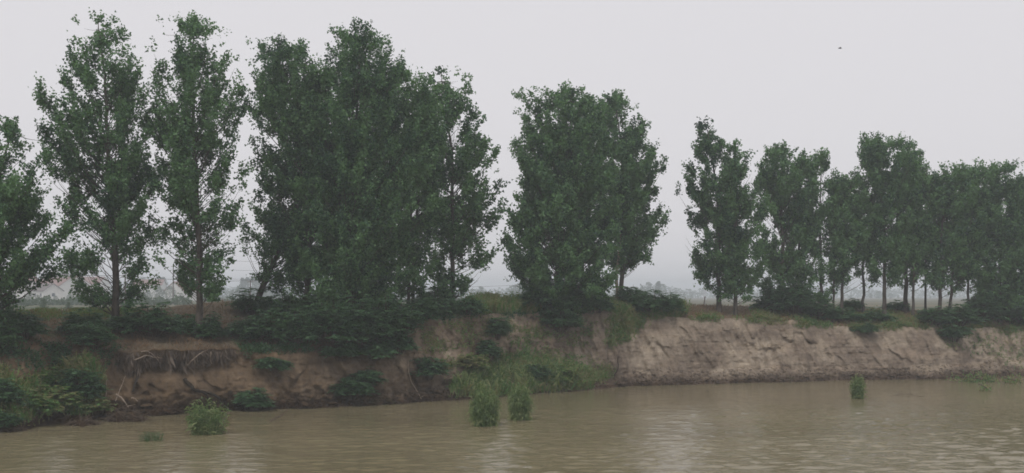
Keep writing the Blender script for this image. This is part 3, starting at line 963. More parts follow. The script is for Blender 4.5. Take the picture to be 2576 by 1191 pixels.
SH = [
    # X, Ybase, w px, h px, zone, label
    (380, 842, 150, 78, 'top', 'rounded dark shrub mound between the first two bare trunks'),
    (318, 838, 70, 50, 'top', 'small dark shrub hugging the grey trunk of the airy poplar'),
    (215, 838, 110, 60, 'top', 'shrub spreading below the airy poplar on its near side'),
    (232, 880, 100, 70, 'top', 'low shrub hanging over the lip under the airy poplar'),
    (60, 850, 110, 70, 'top', 'leafy shrub under the dense cut-off poplar'),
    (0, 880, 100, 90, 'top', 'thick shrub at the photo edge below the cut-off poplar'),
    (470, 836, 66, 50, 'top', 'small shrub just before the second bare trunk'),
    (525, 852, 60, 62, 'top', 'small shrub just behind the second bare trunk at the lip'),
    (640, 790, 115, 62, 'top', 'feathery shrub around the foot of the leaning trunk'),
    (705, 800, 110, 60, 'top', 'shrub behind the foot of the leaning trunk'),
    (618, 852, 90, 60, 'top', 'shrub with flat leaf layers at the open end of the thicket'),
    (680, 862, 120, 80, 'top', 'shrub with flat layers overhanging the brown cliff below the leaning poplar'),
    (755, 866, 130, 90, 'top', 'wide shrub overhanging the brown cliff below the blunt-topped poplar'),
    (830, 870, 130, 110, 'top', 'tall shrub overhanging the brown cliff under the slender poplar'),
    (900, 876, 130, 120, 'top', 'tallest overhanging shrub, below the tallest poplar'),
    (965, 868, 110, 110, 'top', 'overhanging shrub below the dark stepping-down poplar'),
    (1015, 838, 90, 80, 'top', 'shrub at the foot of the two slim trunks'),
    (790, 810, 110, 70, 'top', 'inner shrub behind the wide overhanging one'),
    (870, 810, 110, 70, 'top', 'inner shrub at the foot of the tallest poplar'),
    (955, 805, 110, 80, 'top', 'inner shrub at the foot of the dark poplar'),
    (1055, 808, 70, 60, 'top', 'pale green shrub where the bank face turns away from the thicket'),
    (1098, 792, 110, 52, 'top', 'dark shrub before the straight trunk of the feathery poplar'),
    (1165, 790, 110, 44, 'top', 'dark flat shrub past the straight trunk of the feathery poplar'),
    (1100, 770, 100, 50, 'top', 'shrub behind the straight trunk of the feathery poplar'),
    (1385, 800, 150, 78, 'top', 'large dark shrub at the foot of the wide bushy poplar'),
    (1440, 806, 130, 80, 'top', 'dark shrub draping over the lip below the wide bushy poplar'),
    (1350, 778, 90, 50, 'top', 'shrub at the grass side of the wide bushy poplar'),
    (1410, 830, 110, 60, 'face', 'dark shrub hanging down the cliff face below the wide bushy poplar'),
    (1500, 786, 90, 40, 'top', 'low shrub between the wide bushy poplar and the broken stem'),
    (1590, 775, 110, 55, 'top', 'leafy shrub at the foot of the broken stem'),
    (1640, 785, 110, 52, 'top', 'spreading shrub in the middle of the trio past the broken stem'),
    (1680, 792, 80, 55, 'top', 'round shrub at the open end of the trio past the broken stem'),
    (1940, 784, 90, 70, 'top', 'shrub at the near foot of the forked poplar'),
    (2000, 790, 110, 80, 'top', 'dark shrub at the far foot of the forked poplar'),
    (2050, 798, 100, 50, 'top', 'low dark shrub at the foot of the sharp-topped slim poplar'),
    (2115, 806, 90, 34, 'top', 'low shrub at the foot of the tilted short poplar'),
    (2195, 808, 90, 30, 'top', 'low shrub near the flat-topped poplar'),
    (2140, 780, 60, 30, 'top', 'little shrub on the crest behind the tilted short poplar'),
    (2250, 782, 60, 26, 'top', 'little shrub on the crest behind the flat-topped poplar'),
    (2350, 815, 90, 40, 'top', 'low shrub before the dark-trunked poplar'),
    (2405, 822, 100, 55, 'top', 'shrub slumping over the lip below the leaning pale poplar'),
    (2465, 812, 110, 70, 'top', 'shrub before the last clear trunk'),
    (2545, 812, 90, 66, 'top', 'big dark shrub just past the last clear trunk'),
    (2480, 785, 120, 60, 'top', 'dark shrub behind the last clear trunk'),
    (2610, 828, 80, 60, 'top', 'shrub at the photo edge at the far end of the bank'),
    # on the bank face and its foot
    (688, 925, 55, 30, 'face', 'small tuft of leaves growing out of the brown cliff under the thicket'),
    (638, 1024, 72, 46, 'face', 'dark bush at the foot of the brown cliff'),
    (892, 1002, 105, 62, 'face', 'bluish bush on the slumped earth at the foot of the brown cliff'),
    (920, 965, 80, 36, 'face', 'leafy sprig above the bluish bush on the brown cliff'),
    (1075, 950, 90, 58, 'face', 'green bush beside the dangling root'),
    (1180, 925, 80, 38, 'face', 'dark bush on the slope below the feathery poplar'),
    (1225, 905, 50, 60, 'face', 'narrow bush climbing the slope in the gully'),
    (1250, 850, 50, 60, 'face', 'narrow bush high in the gully, below the weedy lip'),
    (1420, 960, 60, 36, 'face', 'bright green bush low in the weedy slope'),
    (1345, 955, 70, 40, 'face', 'bush amid tall weeds on the slope'),
    (2172, 836, 60, 22, 'face', 'scruffy bush hanging off the lip behind the lone reed clump'),
    (2400, 856, 70, 40, 'face', 'dark bush hanging down the cliff below the leaning pale poplar'),
    (858, 902, 90, 44, 'face', 'leafy mass spilling down the brown cliff under the slender poplar'),
    (942, 900, 100, 50, 'face', 'leafy mass spilling down the brown cliff under the tallest poplar'),
    (1002, 886, 70, 60, 'face', 'leafy mass spilling down the cliff at the dark end of the thicket'),
    (12, 1015, 110, 60, 'face', 'bright leafy bush in the weedy corner at the photo edge'),
    (90, 1040, 100, 60, 'face', 'rounded green bush low in the weedy corner'),
    (155, 1028, 90, 60, 'face', 'rounded dark bush in the middle of the weedy corner'),
    (208, 1005, 100, 80, 'face', 'tall dark bush at the inner end of the weedy corner'),
    (128, 965, 66, 40, 'face', 'dark bush high in the weedy corner beside bare soil'),
    (238, 1040, 60, 40, 'face', 'low pale bush where the weedy corner meets the brown cliff'),
    (5, 1070, 70, 34, 'face', 'leafy bush at the very waterline by the photo edge'),
]
for k, (X, Y, w, h, zone, label) in enumerate(SH):
    p = surf(X, Y, zone)
    m = p[1] / F
    shrub(p, w * m, h * m * 1.1, label, 500 + k, dens=1.0 if X < 1900 else .75, leaf=.15 if X < 1900 else .19, mat=M_WEED if (k >= 45 and k % 3 != 0 and (X < 280 or 1150 < X < 1500 and Y > 900)) else None)


# ------------------------------------------------------------------ clumps standing in the river
def reed_clump(base, w, h, label, seed, stems=70, droop=1.0, name='reed_clump', cat='reeds', bushy=False, mat=None):
    rs = np.random.RandomState(seed)
    root = thing(name, base, label, cat, 'green clumps standing in the river')
    gs = Geo()
    P, T, S = [], [], []
    for i in range(stems):
        a = rs.rand() * 6.283
        q = rs.rand() ** .5
        b0 = np.array([math.cos(a) * w * .30 * q, math.sin(a) * w * .28 * q, -.3])
        hh = h * rs.uniform(.62, 1.03) * (1 - .22 * q * q)
        sp = w * (.42 if not bushy else .5)
        tip = np.array([math.cos(a) * sp * q + rs.normal() * .04, math.sin(a) * sp * q, hh])
        mid = b0 * .5 + tip * .5 + np.array([math.cos(a), math.sin(a), 0]) * .06 * w
        pts = bezier(b0, mid, tip, np.linspace(0, 1, 6))
        gs.tube(pts, np.linspace(.010, .004, 6), 3)
        nl = int(15 * max(.6, h / 2 * 1.3))
        t = .16 + .84 * rs.rand(nl)
        o = bezier(b0, mid, tip, t)
        aa = rs.rand(nl) * 6.283
        P.append(o)
        T.append(np.stack([np.cos(aa), np.sin(aa), rs.uniform(-.5 * droop, 1.5, nl)], 1))
        S.append(rs.uniform(.22, .44, nl) * min(1, h))
    P, T, S = map(np.concatenate, (P, T, S))
    n = len(P)
    T /= np.linalg.norm(T, axis=1)[:, None]
    side = np.cross(T, rs.normal(size=(n, 3)))
    side /= np.linalg.norm(side, axis=1)[:, None]
    s = S[:, None]
    dn = np.array([0, 0, -1.0])
    wv = .045 if not bushy else .06
    a_ = P + T * s * .5 + side * s * wv
    b_ = P + T * s * .5 - side * s * wv
    tipv = P + T * s * .85 + dn * s * .45 * droop
    v = np.stack([P, a_, tipv, b_], 1).reshape(-1, 3)
    me = np_mesh('leaves', v, np.arange(n * 4).reshape(n, 4), False,
                 {'rnd': ('FACE', np.clip(.42 + .2 * rs.normal(size=n) + .18 * (P[:, 2] / h - .5) + .3 * (P[:, 2] < .22 * h), 0, 1))})
    link_mesh('leaves', me, mat or M_REED, root)
    tag(link_mesh('stems', gs.mesh('stems'), M_REED, root), kind='stuff')
    return root


reed_clump(on_water(523, 1092), 1.75, 1.5, 'broad bushy clump of willowy leaves in the water by the brown cliff', 1, 120, .6, 'water_bush', 'bush', True)
reed_clump(on_water(380, 1110), 1.0, .42, 'smallest low tuft barely rising from the water', 2, 60, .3, 'water_bush', 'bush', True, M_SHRUB)
reed_clump(on_water(1220, 1072), 1.55, 2.02, 'taller and nearer of the two reed clumps standing side by side in the water', 3, 150, 1.1)
reed_clump(on_water(1307, 1057), 1.25, 1.85, 'slimmer and further of the two reed clumps standing side by side in the water', 4, 115, 1.1)
reed_clump(on_water(2157, 1003), .95, 1.42, 'lone reed clump in the water before the tan cliff', 5, 95, .9)
# loose outliers round the twin clumps
g1 = reed_clump(on_water(1178, 1062), .5, 1.0, 'sparse leaning reed sprig beside the taller reed clump', 6, 6, 1.0)


# ------------------------------------------------------------------ grass, weeds, root mats: masses nobody could count
def blades(name, X, Y, zone, hmin, hmax, wd, mat, seed, flop=.35, leafy=0.0, down=False):
    rs = np.random.RandomState(seed)
    P = np.array([surf(x, y, zone) for x, y in zip(X, Y)])
    n = len(P)
    h = rs.uniform(hmin, hmax, n)
    up = np.stack([rs.normal(size=n) * flop, rs.normal(size=n) * flop, np.ones(n)], 1)
    if down:
        up[:, 2] *= -1
        P[:, 1] -= .05
    up /= np.linalg.norm(up, axis=1)[:, None]
    a = rs.rand(n) * 6.283
    side = np.stack([np.cos(a), np.sin(a), 0 * a], 1) * (wd * rs.uniform(.6, 1.4, n))[:, None]
    P = P - up * .03
    v = np.stack([P - side * .5, P + side * .5, P + up * h[:, None] * .6 + side * .45, P + up * h[:, None] + np.stack([rs.normal(size=n), rs.normal(size=n), -.3 * np.ones(n)], 1) * (.12 * h)[:, None]], 1)
    V = [v.reshape(-1, 3)]
    nf = n
    if leafy:
        m = int(leafy)
        for k in range(m):
            t = rs.uniform(.15, 1, n)[:, None]
            o = P + up * h[:, None] * t
            aa = rs.rand(n) * 6.283
            dr = np.stack([np.cos(aa), np.sin(aa), rs.uniform(-.3, .7, n)], 1)
            L = rs.uniform(.10, .2, n)[:, None]
            sd = np.cross(dr, rs.normal(size=(n, 3)))
            sd /= np.linalg.norm(sd, axis=1)[:, None]
            V.append(np.stack([o, o + dr * L * .5 + sd * L * .17, o + dr * L, o + dr * L * .5 - sd * L * .17], 1).reshape(-1, 3))
            nf += n
    V = np.concatenate(V)
    me = np_mesh(name, V, np.arange(len(V)).reshape(-1, 4), False, {'rnd': ('FACE', rs.rand(nf))})
    return tag(link_mesh(name, me, mat), kind='stuff')


def region(n, x0, x1, y0f, y1f, seed, clump=.25, cs=40.0):
    """n random print positions between two heights, denser in patches"""
    rs = np.random.RandomState(seed)
    out = []
    while len(out) < n:
        x = rs.uniform(x0, x1, n)
        t = rs.rand(n)
        y0 = np.interp(x, *y0f)
        y1 = np.interp(x, *y1f)
        y = y0 + (y1 - y0) * t
        q = fbm(x / cs, y / cs * 2, 0, 3, seed) > rs.uniform(-.6, .6, n) * (1 - clump) + .1 * clump
        out += list(zip(x[q], y[q]))
    out = np.array(out[:n])
    out[:, 0] += rs.normal(size=n) * 9
    out[:, 1] += rs.normal(size=n) * 4
    return out[:, 0], out[:, 1]


crest = (list(TAB[:, 0]), list(TAB[:, 6]))
lipc = (list(TAB[:, 0]), list(TAB[:, 4]))
X, Y = region(42000, -200, 2700, crest, lipc, 61)
blades('grass', X, Y, 'top', .08, .28, .022, M_DRY, 62, .5)
tag(bpy.context.scene.objects['grass'], 'thin dry brown and green grass covering the top of the bank')
X, Y = region(9000, 30, 330, ([0, 400], [776, 774]), ([0, 400], [800, 792]), 63)
o = blades('grass', X, Y, 'top', .10, .26, .03, M_WEED, 64, .4)
tag(o, 'fresher green grass along the crest before the village')
# tall weeds on the lip between the thicket and the bushy poplar, and past the broken stem
X, Y = region(2600, 1180, 1345, ([0, 3000], [762, 762]), ([0, 3000], [792, 792]), 65)
o = blades('tall_weeds', X, Y, 'top', .35, 1.0, .03, M_WEED, 66, .16, 4)
tag(o, 'upright tall weeds on the lip between two poplars')
X, Y = region(3000, 1480, 1720, ([0, 3000], [765, 765]), ([0, 3000], [800, 800]), 67)
o = blades('tall_weeds', X, Y, 'top', .25, .8, .03, M_WEED, 68, .18, 4)
tag(o, 'weeds on the lip around the broken stem')
# weedy slope below the thicket end
X, Y = region(8000, 1150, 1480, ([1150, 1200, 1300, 1400, 1480], [968, 925, 905, 915, 945]), ([1150, 1300, 1400, 1490], [1005, 995, 988, 978]), 69, .45, 30)
o = blades('undergrowth', X, Y, 'face', .3, .8, .028, M_WEED, 70, .2, 4)
tag(o, 'green weeds covering the slumped slope behind the twin reed clumps')
X, Y = region(1700, 1060, 1500, ([0, 3000], [800, 800]), ([0, 3000], [930, 930]), 71, .9, 30)
o = blades('undergrowth', X, Y, 'face', .15, .4, .03, M_WEED, 72, .3, 5)
tag(o, 'patchy weeds clinging to the cliff face above the weedy slope')
X, Y = region(1100, 1535, 1612, ([1535, 1575, 1615], [796, 798, 800]), ([1535, 1575, 1615], [880, 862, 815]), 73, .5, 14)
o = blades('undergrowth', X, Y, 'face', .25, .6, .03, M_WEED, 74, .25, 6)
tag(o, 'tongue of weeds hanging down the tan cliff below the broken stem')
X, Y = region(1500, 1160, 1470, ([1160, 1300, 1470], [962, 935, 950]), ([1160, 1300, 1470], [1003, 992, 980]), 193, .7, 22)
o = blades('tall_weeds', X, Y, 'face', .5, 1.15, .03, M_REED, 194, .14, 5)
tag(o, 'tall bright green weeds at the waterline behind the twin reed clumps')
X, Y = region(500, 1470, 1530, ([0, 3000], [925, 925]), ([0, 3000], [975, 975]), 191, .8, 20)
o = blades('undergrowth', X, Y, 'face', .2, .6, .028, M_WEED, 192, .25, 4)
tag(o, 'sparse weeds where the green slope fades into the tan cliff')
# left corner
X, Y = region(6000, -160, 250, ([-160, 0, 60, 140, 200, 262], [935, 945, 985, 940, 905, 950]), ([-160, 0, 60, 130, 262], [1085, 1080, 1070, 1056, 1044]), 75, .5, 45)
o = blades('undergrowth', X, Y, 'face', .3, .85, .03, M_WEED, 76, .2, 4)
tag(o, 'tall green weeds on the sloping corner of the bank')
X, Y = region(1200, -160, 300, ([-160, 300], [870, 870]), ([-160, 300], [940, 930]), 77, .8)
o = blades('undergrowth', X, Y, None, .15, .4, .035, M_SHRUB, 78, .4, 5)
tag(o, 'scattered leafy weeds below the cut-off poplar')
# right end and far lip
X, Y = region(3500, 1900, 2640, ([1900, 2640], [776, 790]), ([1900, 2200, 2640], [812, 826, 836]), 79, .6, 60)
o = blades('undergrowth', X, Y, 'top', .12, .4, .035, M_WEED, 80, .35, 4)
tag(o, 'low weeds under the far row of poplars')
X, Y = region(450, 2380, 2640, ([2380, 2640], [830, 836]), ([2380, 2640], [880, 950]), 81, .5, 16)
o = blades('undergrowth', X, Y, 'face', .15, .45, .03, M_WEED, 82, .3, 4)
tag(o, 'weeds trailing down the far end of the cliff')
X, Y = region(2600, 1500, 2640, lipc, (list(TAB[:, 0]), [y + 9 for y in TAB[:, 4]]), 87, .9, 26)
o = blades('undergrowth', X, Y, None, .12, .42, .03, M_WEED, 88, .6, 3)
tag(o, 'ragged weeds along the lip of the tan cliff')
X, Y = region(1700, 600, 1480, (list(TAB[:, 0]), [y - 6 for y in TAB[:, 4]]), (list(TAB[:, 0]), [y + 12 for y in TAB[:, 4]]), 89, .7, 26)
o = blades('undergrowth', X, Y, None, .15, .5, .03, M_SHRUB, 90, .7, 4)
tag(o, 'ragged leafy weeds along the lip of the brown cliff')
# hanging root mats under the lip
X, Y = region(3000, 272, 590, ([272, 420, 590], [866, 864, 866]), ([272, 400, 480, 590], [888, 908, 912, 888]), 83, .9, 22)
o = blades('hanging_roots', X, Y, None, .08, .6, .012, M_ROOT, 84, .5, 0, True)
tag(o, 'mat of brown roots hanging from the undercut lip')
X, Y = region(260, 290, 575, ([290, 575], [885, 885]), ([290, 575], [915, 905]), 183, .9, 22)
o = blades('hanging_roots', X, Y, None, .4, 1.1, .014, M_ROOT, 184, .2, 0, True)
tag(o, 'mat of brown roots hanging from the undercut lip')
X, Y = region(1500, 600, 1040, ([600, 1040], [872, 862]), ([600, 1040], [888, 880]), 85, .5, 30)
o = blades('hanging_roots', X, Y, None, .12, .45, .014, M_ROOT, 86, .2, 0, True)
tag(o, 'fine roots hanging from the lip under the thicket')


# ------------------------------------------------------------------ dead branches, roots, driftwood
def stick(name, pts, rad, mat, label, cat, twigs=0, seed=0, sides=6):
    pts = np.array(pts, float)
    base = pts[0].copy()
    root = thing(name, base, label, cat)
    q = pts - base
    t = np.linspace(0, 1, len(q))
    tt = np.linspace(0, 1, len(q) * 3)
    rs = np.random.RandomState(seed)
    s = np.stack([np.interp(tt, t, q[:, k]) for k in range(3)], 1)
    s[1:-1] = (s[:-2] + s[1:-1] * 2 + s[2:]) / 4 + rs.normal(size=(len(s) - 2, 3)) * rad * .25
    g = Geo()
    g.tube(s, np.linspace(rad, rad * .45, len(s)), sides)
    link_mesh('stem', g.mesh('stem'), mat, root)
    for k in range(twigs):
        i = rs.randint(2, len(s) - 1)
        dr = rs.normal(size=3)
        dr[2] = abs(dr[2]) * .6
        dr /= np.linalg.norm(dr)
        L = rs.uniform(.25, .7)
        g = Geo()
        g.tube([s[i], s[i] + dr * L * .5, s[i] + dr * L + np.array([0, 0, .1 * L])], [rad * .4, rad * .3, rad * .12], 5)
        link_mesh('twig', g.mesh('twig'), mat, root)
    return root


def face_pts(lst, off=.15):
    out = []
    for X, Y in lst:
        p = surf(X, Y, None)
        p[1] -= off
        out.append(p)
    return out


stick('dead_branch', face_pts([(296, 1008), (303, 990), (312, 968), (321, 945)], .35), .028, M_DEAD, 'straight pale stick standing slantwise against the brown cliff', 'branch', 1, 1)
stick('dead_branch', face_pts([(300, 990), (312, 998), (322, 1008), (332, 1024)], .5), .055, M_DEAD, 'thick pale bent branch above the brush heap', 'branch', 1, 2)
stick('dead_branch', face_pts([(338, 1000), (346, 1001), (354, 1008)], .45), .05, M_DEAD, 'short arched pale branch right of the thick bent one', 'branch', 0, 3)
stick('exposed_root', face_pts([(345, 905), (375, 892), (392, 898), (415, 900)], .45), .035, M_DEAD, 'pale forked root sticking out of the root mat, nearer the airy poplar', 'root', 2, 4)
stick('exposed_root', face_pts([(362, 885), (378, 882), (395, 894), (410, 914)], .45), .028, M_DEAD, 'thin pale root curving down across the root mat', 'root', 1, 5)
stick('exposed_root', face_pts([(478, 918), (496, 900), (510, 888), (522, 882)], .5), .04, M_DEAD, 'pale root rising to the second bare trunk', 'root', 1, 6)
stick('exposed_root', face_pts([(536, 884), (534, 905), (538, 915)], .45), .035, M_DEAD, 'short pale root hanging below the second bare trunk', 'root', 0, 7)
stick('exposed_root', face_pts([(468, 952), (482, 972), (500, 984), (520, 986), (545, 992), (558, 1006), (568, 1022), (580, 1030)], .28), .10, M_DARKWOOD, 'thick dark root snaking down the brown cliff to the water', 'root', 0, 8, 8)
stick('exposed_root', face_pts([(510, 984), (524, 992), (527, 1008)], .3), .06, M_DARKWOOD, 'dark side root dropping from the snaking root', 'root', 0, 9)
stick('exposed_root', face_pts([(350, 940), (343, 965), (336, 985)], .2), .09, M_DARKWOOD, 'dark leaning root on the brown cliff behind the sticks', 'root', 0, 10)
stick('exposed_root', face_pts([(1028, 905), (1029, 935), (1036, 962), (1052, 985), (1061, 1003)], .3), .035, M_DEAD, 'long pale root dangling down to the water beside the green bush', 'root', 1, 11)
stick('exposed_root', face_pts([(272, 945), (272, 975), (270, 1005)], .25), .028, M_DEAD, 'thin vertical pale root at the corner of the brown cliff', 'root', 0, 12)
stick('exposed_root', face_pts([(1545, 945), (1556, 925), (1552, 905), (1558, 880)], .2), .04, M_DARKWOOD, 'dark crooked root in the cleft of the tan cliff', 'root', 1, 13)
wx = lambda X, Y, z=.0: on_water(X, Y) + np.array([0, 0, z])
stick('floating_branch', [wx(678, 1060, -.05), wx(692, 1057, .10), wx(708, 1053, .12), wx(724, 1046, .30)], .03, M_TWIG, 'bare twiggy branch lying in the water before the brown cliff', 'branch', 7, 14)
stick('floating_branch', [wx(2240, 996, -.03), wx(2270, 994, .06), wx(2300, 996, .03), wx(2330, 998, -.03)], .02, M_TWIG, 'thin sunken branches breaking the water past the lone reed clump', 'branch', 9, 15)


def brush(base, w, h, label, seed, n=150):
    rs = np.random.RandomState(seed)
    root = thing('brush_heap', base, label, 'brush heap')
    g = Geo()
    for i in range(n):
        a = rs.rand() * 6.283
        q = rs.rand() ** .5
        c = np.array([math.cos(a) * w / 2 * q, math.sin(a) * w / 3 * q, rs.uniform(0, h) * (1 - q * .8)])
        dr = rs.normal(size=3) * np.array([1, .6, .6])
        dr /= np.linalg.norm(dr)
        L = rs.uniform(.15, .55)
        g.tube([c - dr * L, c + np.array([0, 0, .06]), c + dr * L], [.008, .014, .006], 4)
    tag(link_mesh('twigs', g.mesh('twigs'), M_TWIG, root), kind='stuff')
    g = Geo()
    th = np.linspace(0, 2 * math.pi, 15)[:-1]
    vs = [[0, 0, h * .55]]
    rows = []
    for ring, (rr, zz_) in enumerate(((.35, .5), (.7, .3), (1.0, -.25))):
        row = []
        for k, t in enumerate(th):
            j = 1 + .25 * rs.normal()
            row.append(len(vs))
            vs.append([math.cos(t) * w / 2 * rr * j, math.sin(t) * w / 3 * rr * j, h * zz_ * (1 + .2 * rs.normal())])
        rows.append(row)
    fs = []
    for k in range(14):
        k2 = (k + 1) % 14
        fs.append([0, rows[0][k], rows[0][k2], rows[0][k2]])
        for a_, b_ in ((0, 1), (1, 2)):
            fs.append([rows[a_][k], rows[b_][k], rows[b_][k2], rows[a_][k2]])
    me = bpy.data.meshes.new('mud_mound')
    me.from_pydata([tuple(v) for v in vs], [], [f if f[2] != f[3] else f[:3] for f in fs])
    me.polygons.foreach_set('use_smooth', [True] * len(me.polygons))
    link_mesh('mud_mound', me, M_CLOD, root)
    return root


brush(on_water(318, 1060), 1.9, .75, 'tangled heap of brown brush in the water under the sticks', 1)
brush(on_water(210, 1070), 1.5, .45, 'flatter brush heap at the water edge below the weedy corner', 2, 90)
brush(on_water(25, 1084), 1.4, .35, 'dark heap of brush at the water edge by the photo edge', 3, 80)


# fallen leafy bough lying in the river at the far end
def fallen_bough(base, w, label, seed, n=700):
    rs = np.random.RandomState(seed)
    root = thing('fallen_bough', base, label, 'bough')
    g = Geo()
    g.tube([(-w * .55, .3, .45), (-w * .2, 0, .35), (w * .2, -.1, .2), (w * .5, -.3, .02)], [.05, .045, .035, .015], 6)
    link_mesh('stem', g.mesh('stem'), M_TWIG, root)
    x = rs.normal(size=n) * w * .26
    P = np.stack([x, rs.normal(size=n) * .3, np.abs(rs.normal(size=n)) * .26 + .03], 1)
    keep = fbm(P[:, 0] / .35, P[:, 1] / .4, P[:, 2] / .3, 2, seed) > -.15
    P = P[keep]
    T = rs.normal(size=P.shape)
    link_mesh('leaves', leaf_mesh('leaves', P, T, .13, .8, .1, rs), M_WEED, root)


fallen_bough(on_water(2455, 962), 2.6, 'leafy green bough fallen into the water at the far end of the cliff', 1, 1500)
fallen_bough(on_water(2478, 985) + np.array([0, 0, 0]), .5, 'small leafy sprig poking from the water before the fallen bough', 2, 120)
fallen_bough(on_water(2545, 965), 1.3, 'leafy sprig in the water at the photo edge past the fallen bough', 3, 300)


# ------------------------------------------------------------------ earth clods fallen to the foot of the bank
def clod_mesh(seed, flat=.6):
    rs = np.random.RandomState(seed)
    import bmesh
    bm = bmesh.new()
    bmesh.ops.create_icosphere(bm, subdivisions=2, radius=1.0)
    planes = rs.normal(size=(9, 3))
    planes /= np.linalg.norm(planes, axis=1)[:, None]
    off = rs.uniform(.55, .85, 9)
    for v in bm.verts:
        c = np.array(v.co)
        for p_, o_ in zip(planes, off):
            dd = c @ p_ - o_
            if dd > 0:
                c = c - p_ * dd
        c *= 1 + .06 * rs.normal()
        v.co = (c[0], c[1], c[2] * flat)
    me = bpy.data.meshes.new('earth_clod')
    bm.to_mesh(me)
    bm.free()
    me.materials.append(M_CLOD)
    return me


CL = [clod_mesh(s, .5 + .35 * (s % 3) / 2) for s in range(8)]
rs = np.random.RandomState(5)


def clod(X, Y, r, label, group=None, name='earth_clod', zone='toe', stretch=1.0):
    p = surf(X, Y, zone)
    o = link_mesh(name, CL[rs.randint(8)], None)
    o.location = p + np.array([0, -.1 * r, r * .12])
    o.scale = (r * rs.uniform(.8, 1.4) * stretch, r * rs.uniform(.8, 1.1), r * rs.uniform(.6, 1.0))
    o.rotation_euler = (rs.normal() * .3, rs.normal() * .3, rs.rand() * 6.28 if stretch == 1 else 0)
    return tag(o, label, 'clod', group)


clod(1128, 965, .50, 'big pale slab of earth resting below the green bush by the dangling root', stretch=1.3)
clod(1100, 990, .32, 'brown earth block under the big pale slab')
clod(1140, 992, .30, 'brown earth block by the weedy slope beside the big pale slab')
clod(1560, 968, .34, 'pale crumbling lump at the waterline where the tan cliff begins', stretch=1.5)
clod(370, 1022, .30, 'round earth boulder right of the arched pale branch')
LAND = [(275, 420, 'below the airy poplar'), (420, 620, 'near the snaking dark root'), (700, 880, 'past the dark cliff bush'), (880, 1000, 'around the bluish bush'),
        (1000, 1110, 'by the dangling root'), (1500, 1640, 'where the tan cliff begins'), (1640, 1770, 'below the trio of leafy shrubs'), (1770, 1900, 'below the pair on the earth mound'),
        (1900, 2080, 'below the forked poplar'), (2080, 2240, 'behind the lone reed clump'), (2240, 2400, 'past the lone reed clump'), (2400, 2560, 'near the fallen bough')]
for x0, x1, lm in LAND:
    for i in range(int((x1 - x0) / 20)):
        X = x0 + (x1 - x0) * (i + rs.rand()) / int((x1 - x0) / 20)
        i_ = int(np.searchsorted(cols, X))
        yw, yt = GY[R_W, i_], GY[R_TOE, i_]
        Y = yw + (yt - yw) * rs.rand() ** 1.3
        big = i % 3 == 0
        r = rs.uniform(.17, .26) if big else rs.uniform(.09, .14)
        br = 'dark brown' if x0 < 1200 else 'pale brown'
        clod(X, Y, r, '%s %s earth clod at the bank foot %s' % ('large' if big else 'small', br, lm), '%s clods %s' % ('large' if big else 'small', lm))
# crumbs of soil
g = Geo()
for i in range(3200):
    X = rs.uniform(260, 2576)
    i_ = int(np.searchsorted(cols, X))
    yw, yt = GY[R_W, i_], GY[R_TOE, i_]
    p = surf(X, yw + (yt - yw) * rs.rand() ** 1.2 * 1.1, 'toe')
    s = rs.uniform(.04, .13)
    g.box(p + np.array([0, -.02, s * .2]), (s * rs.uniform(.8, 1.8), s, s * .8), rs.rand() * 3)
tag(link_mesh('rubble', g.mesh('rubble', False), M_CLOD), 'crumbled soil scattered along the foot of the bank', kind='stuff')


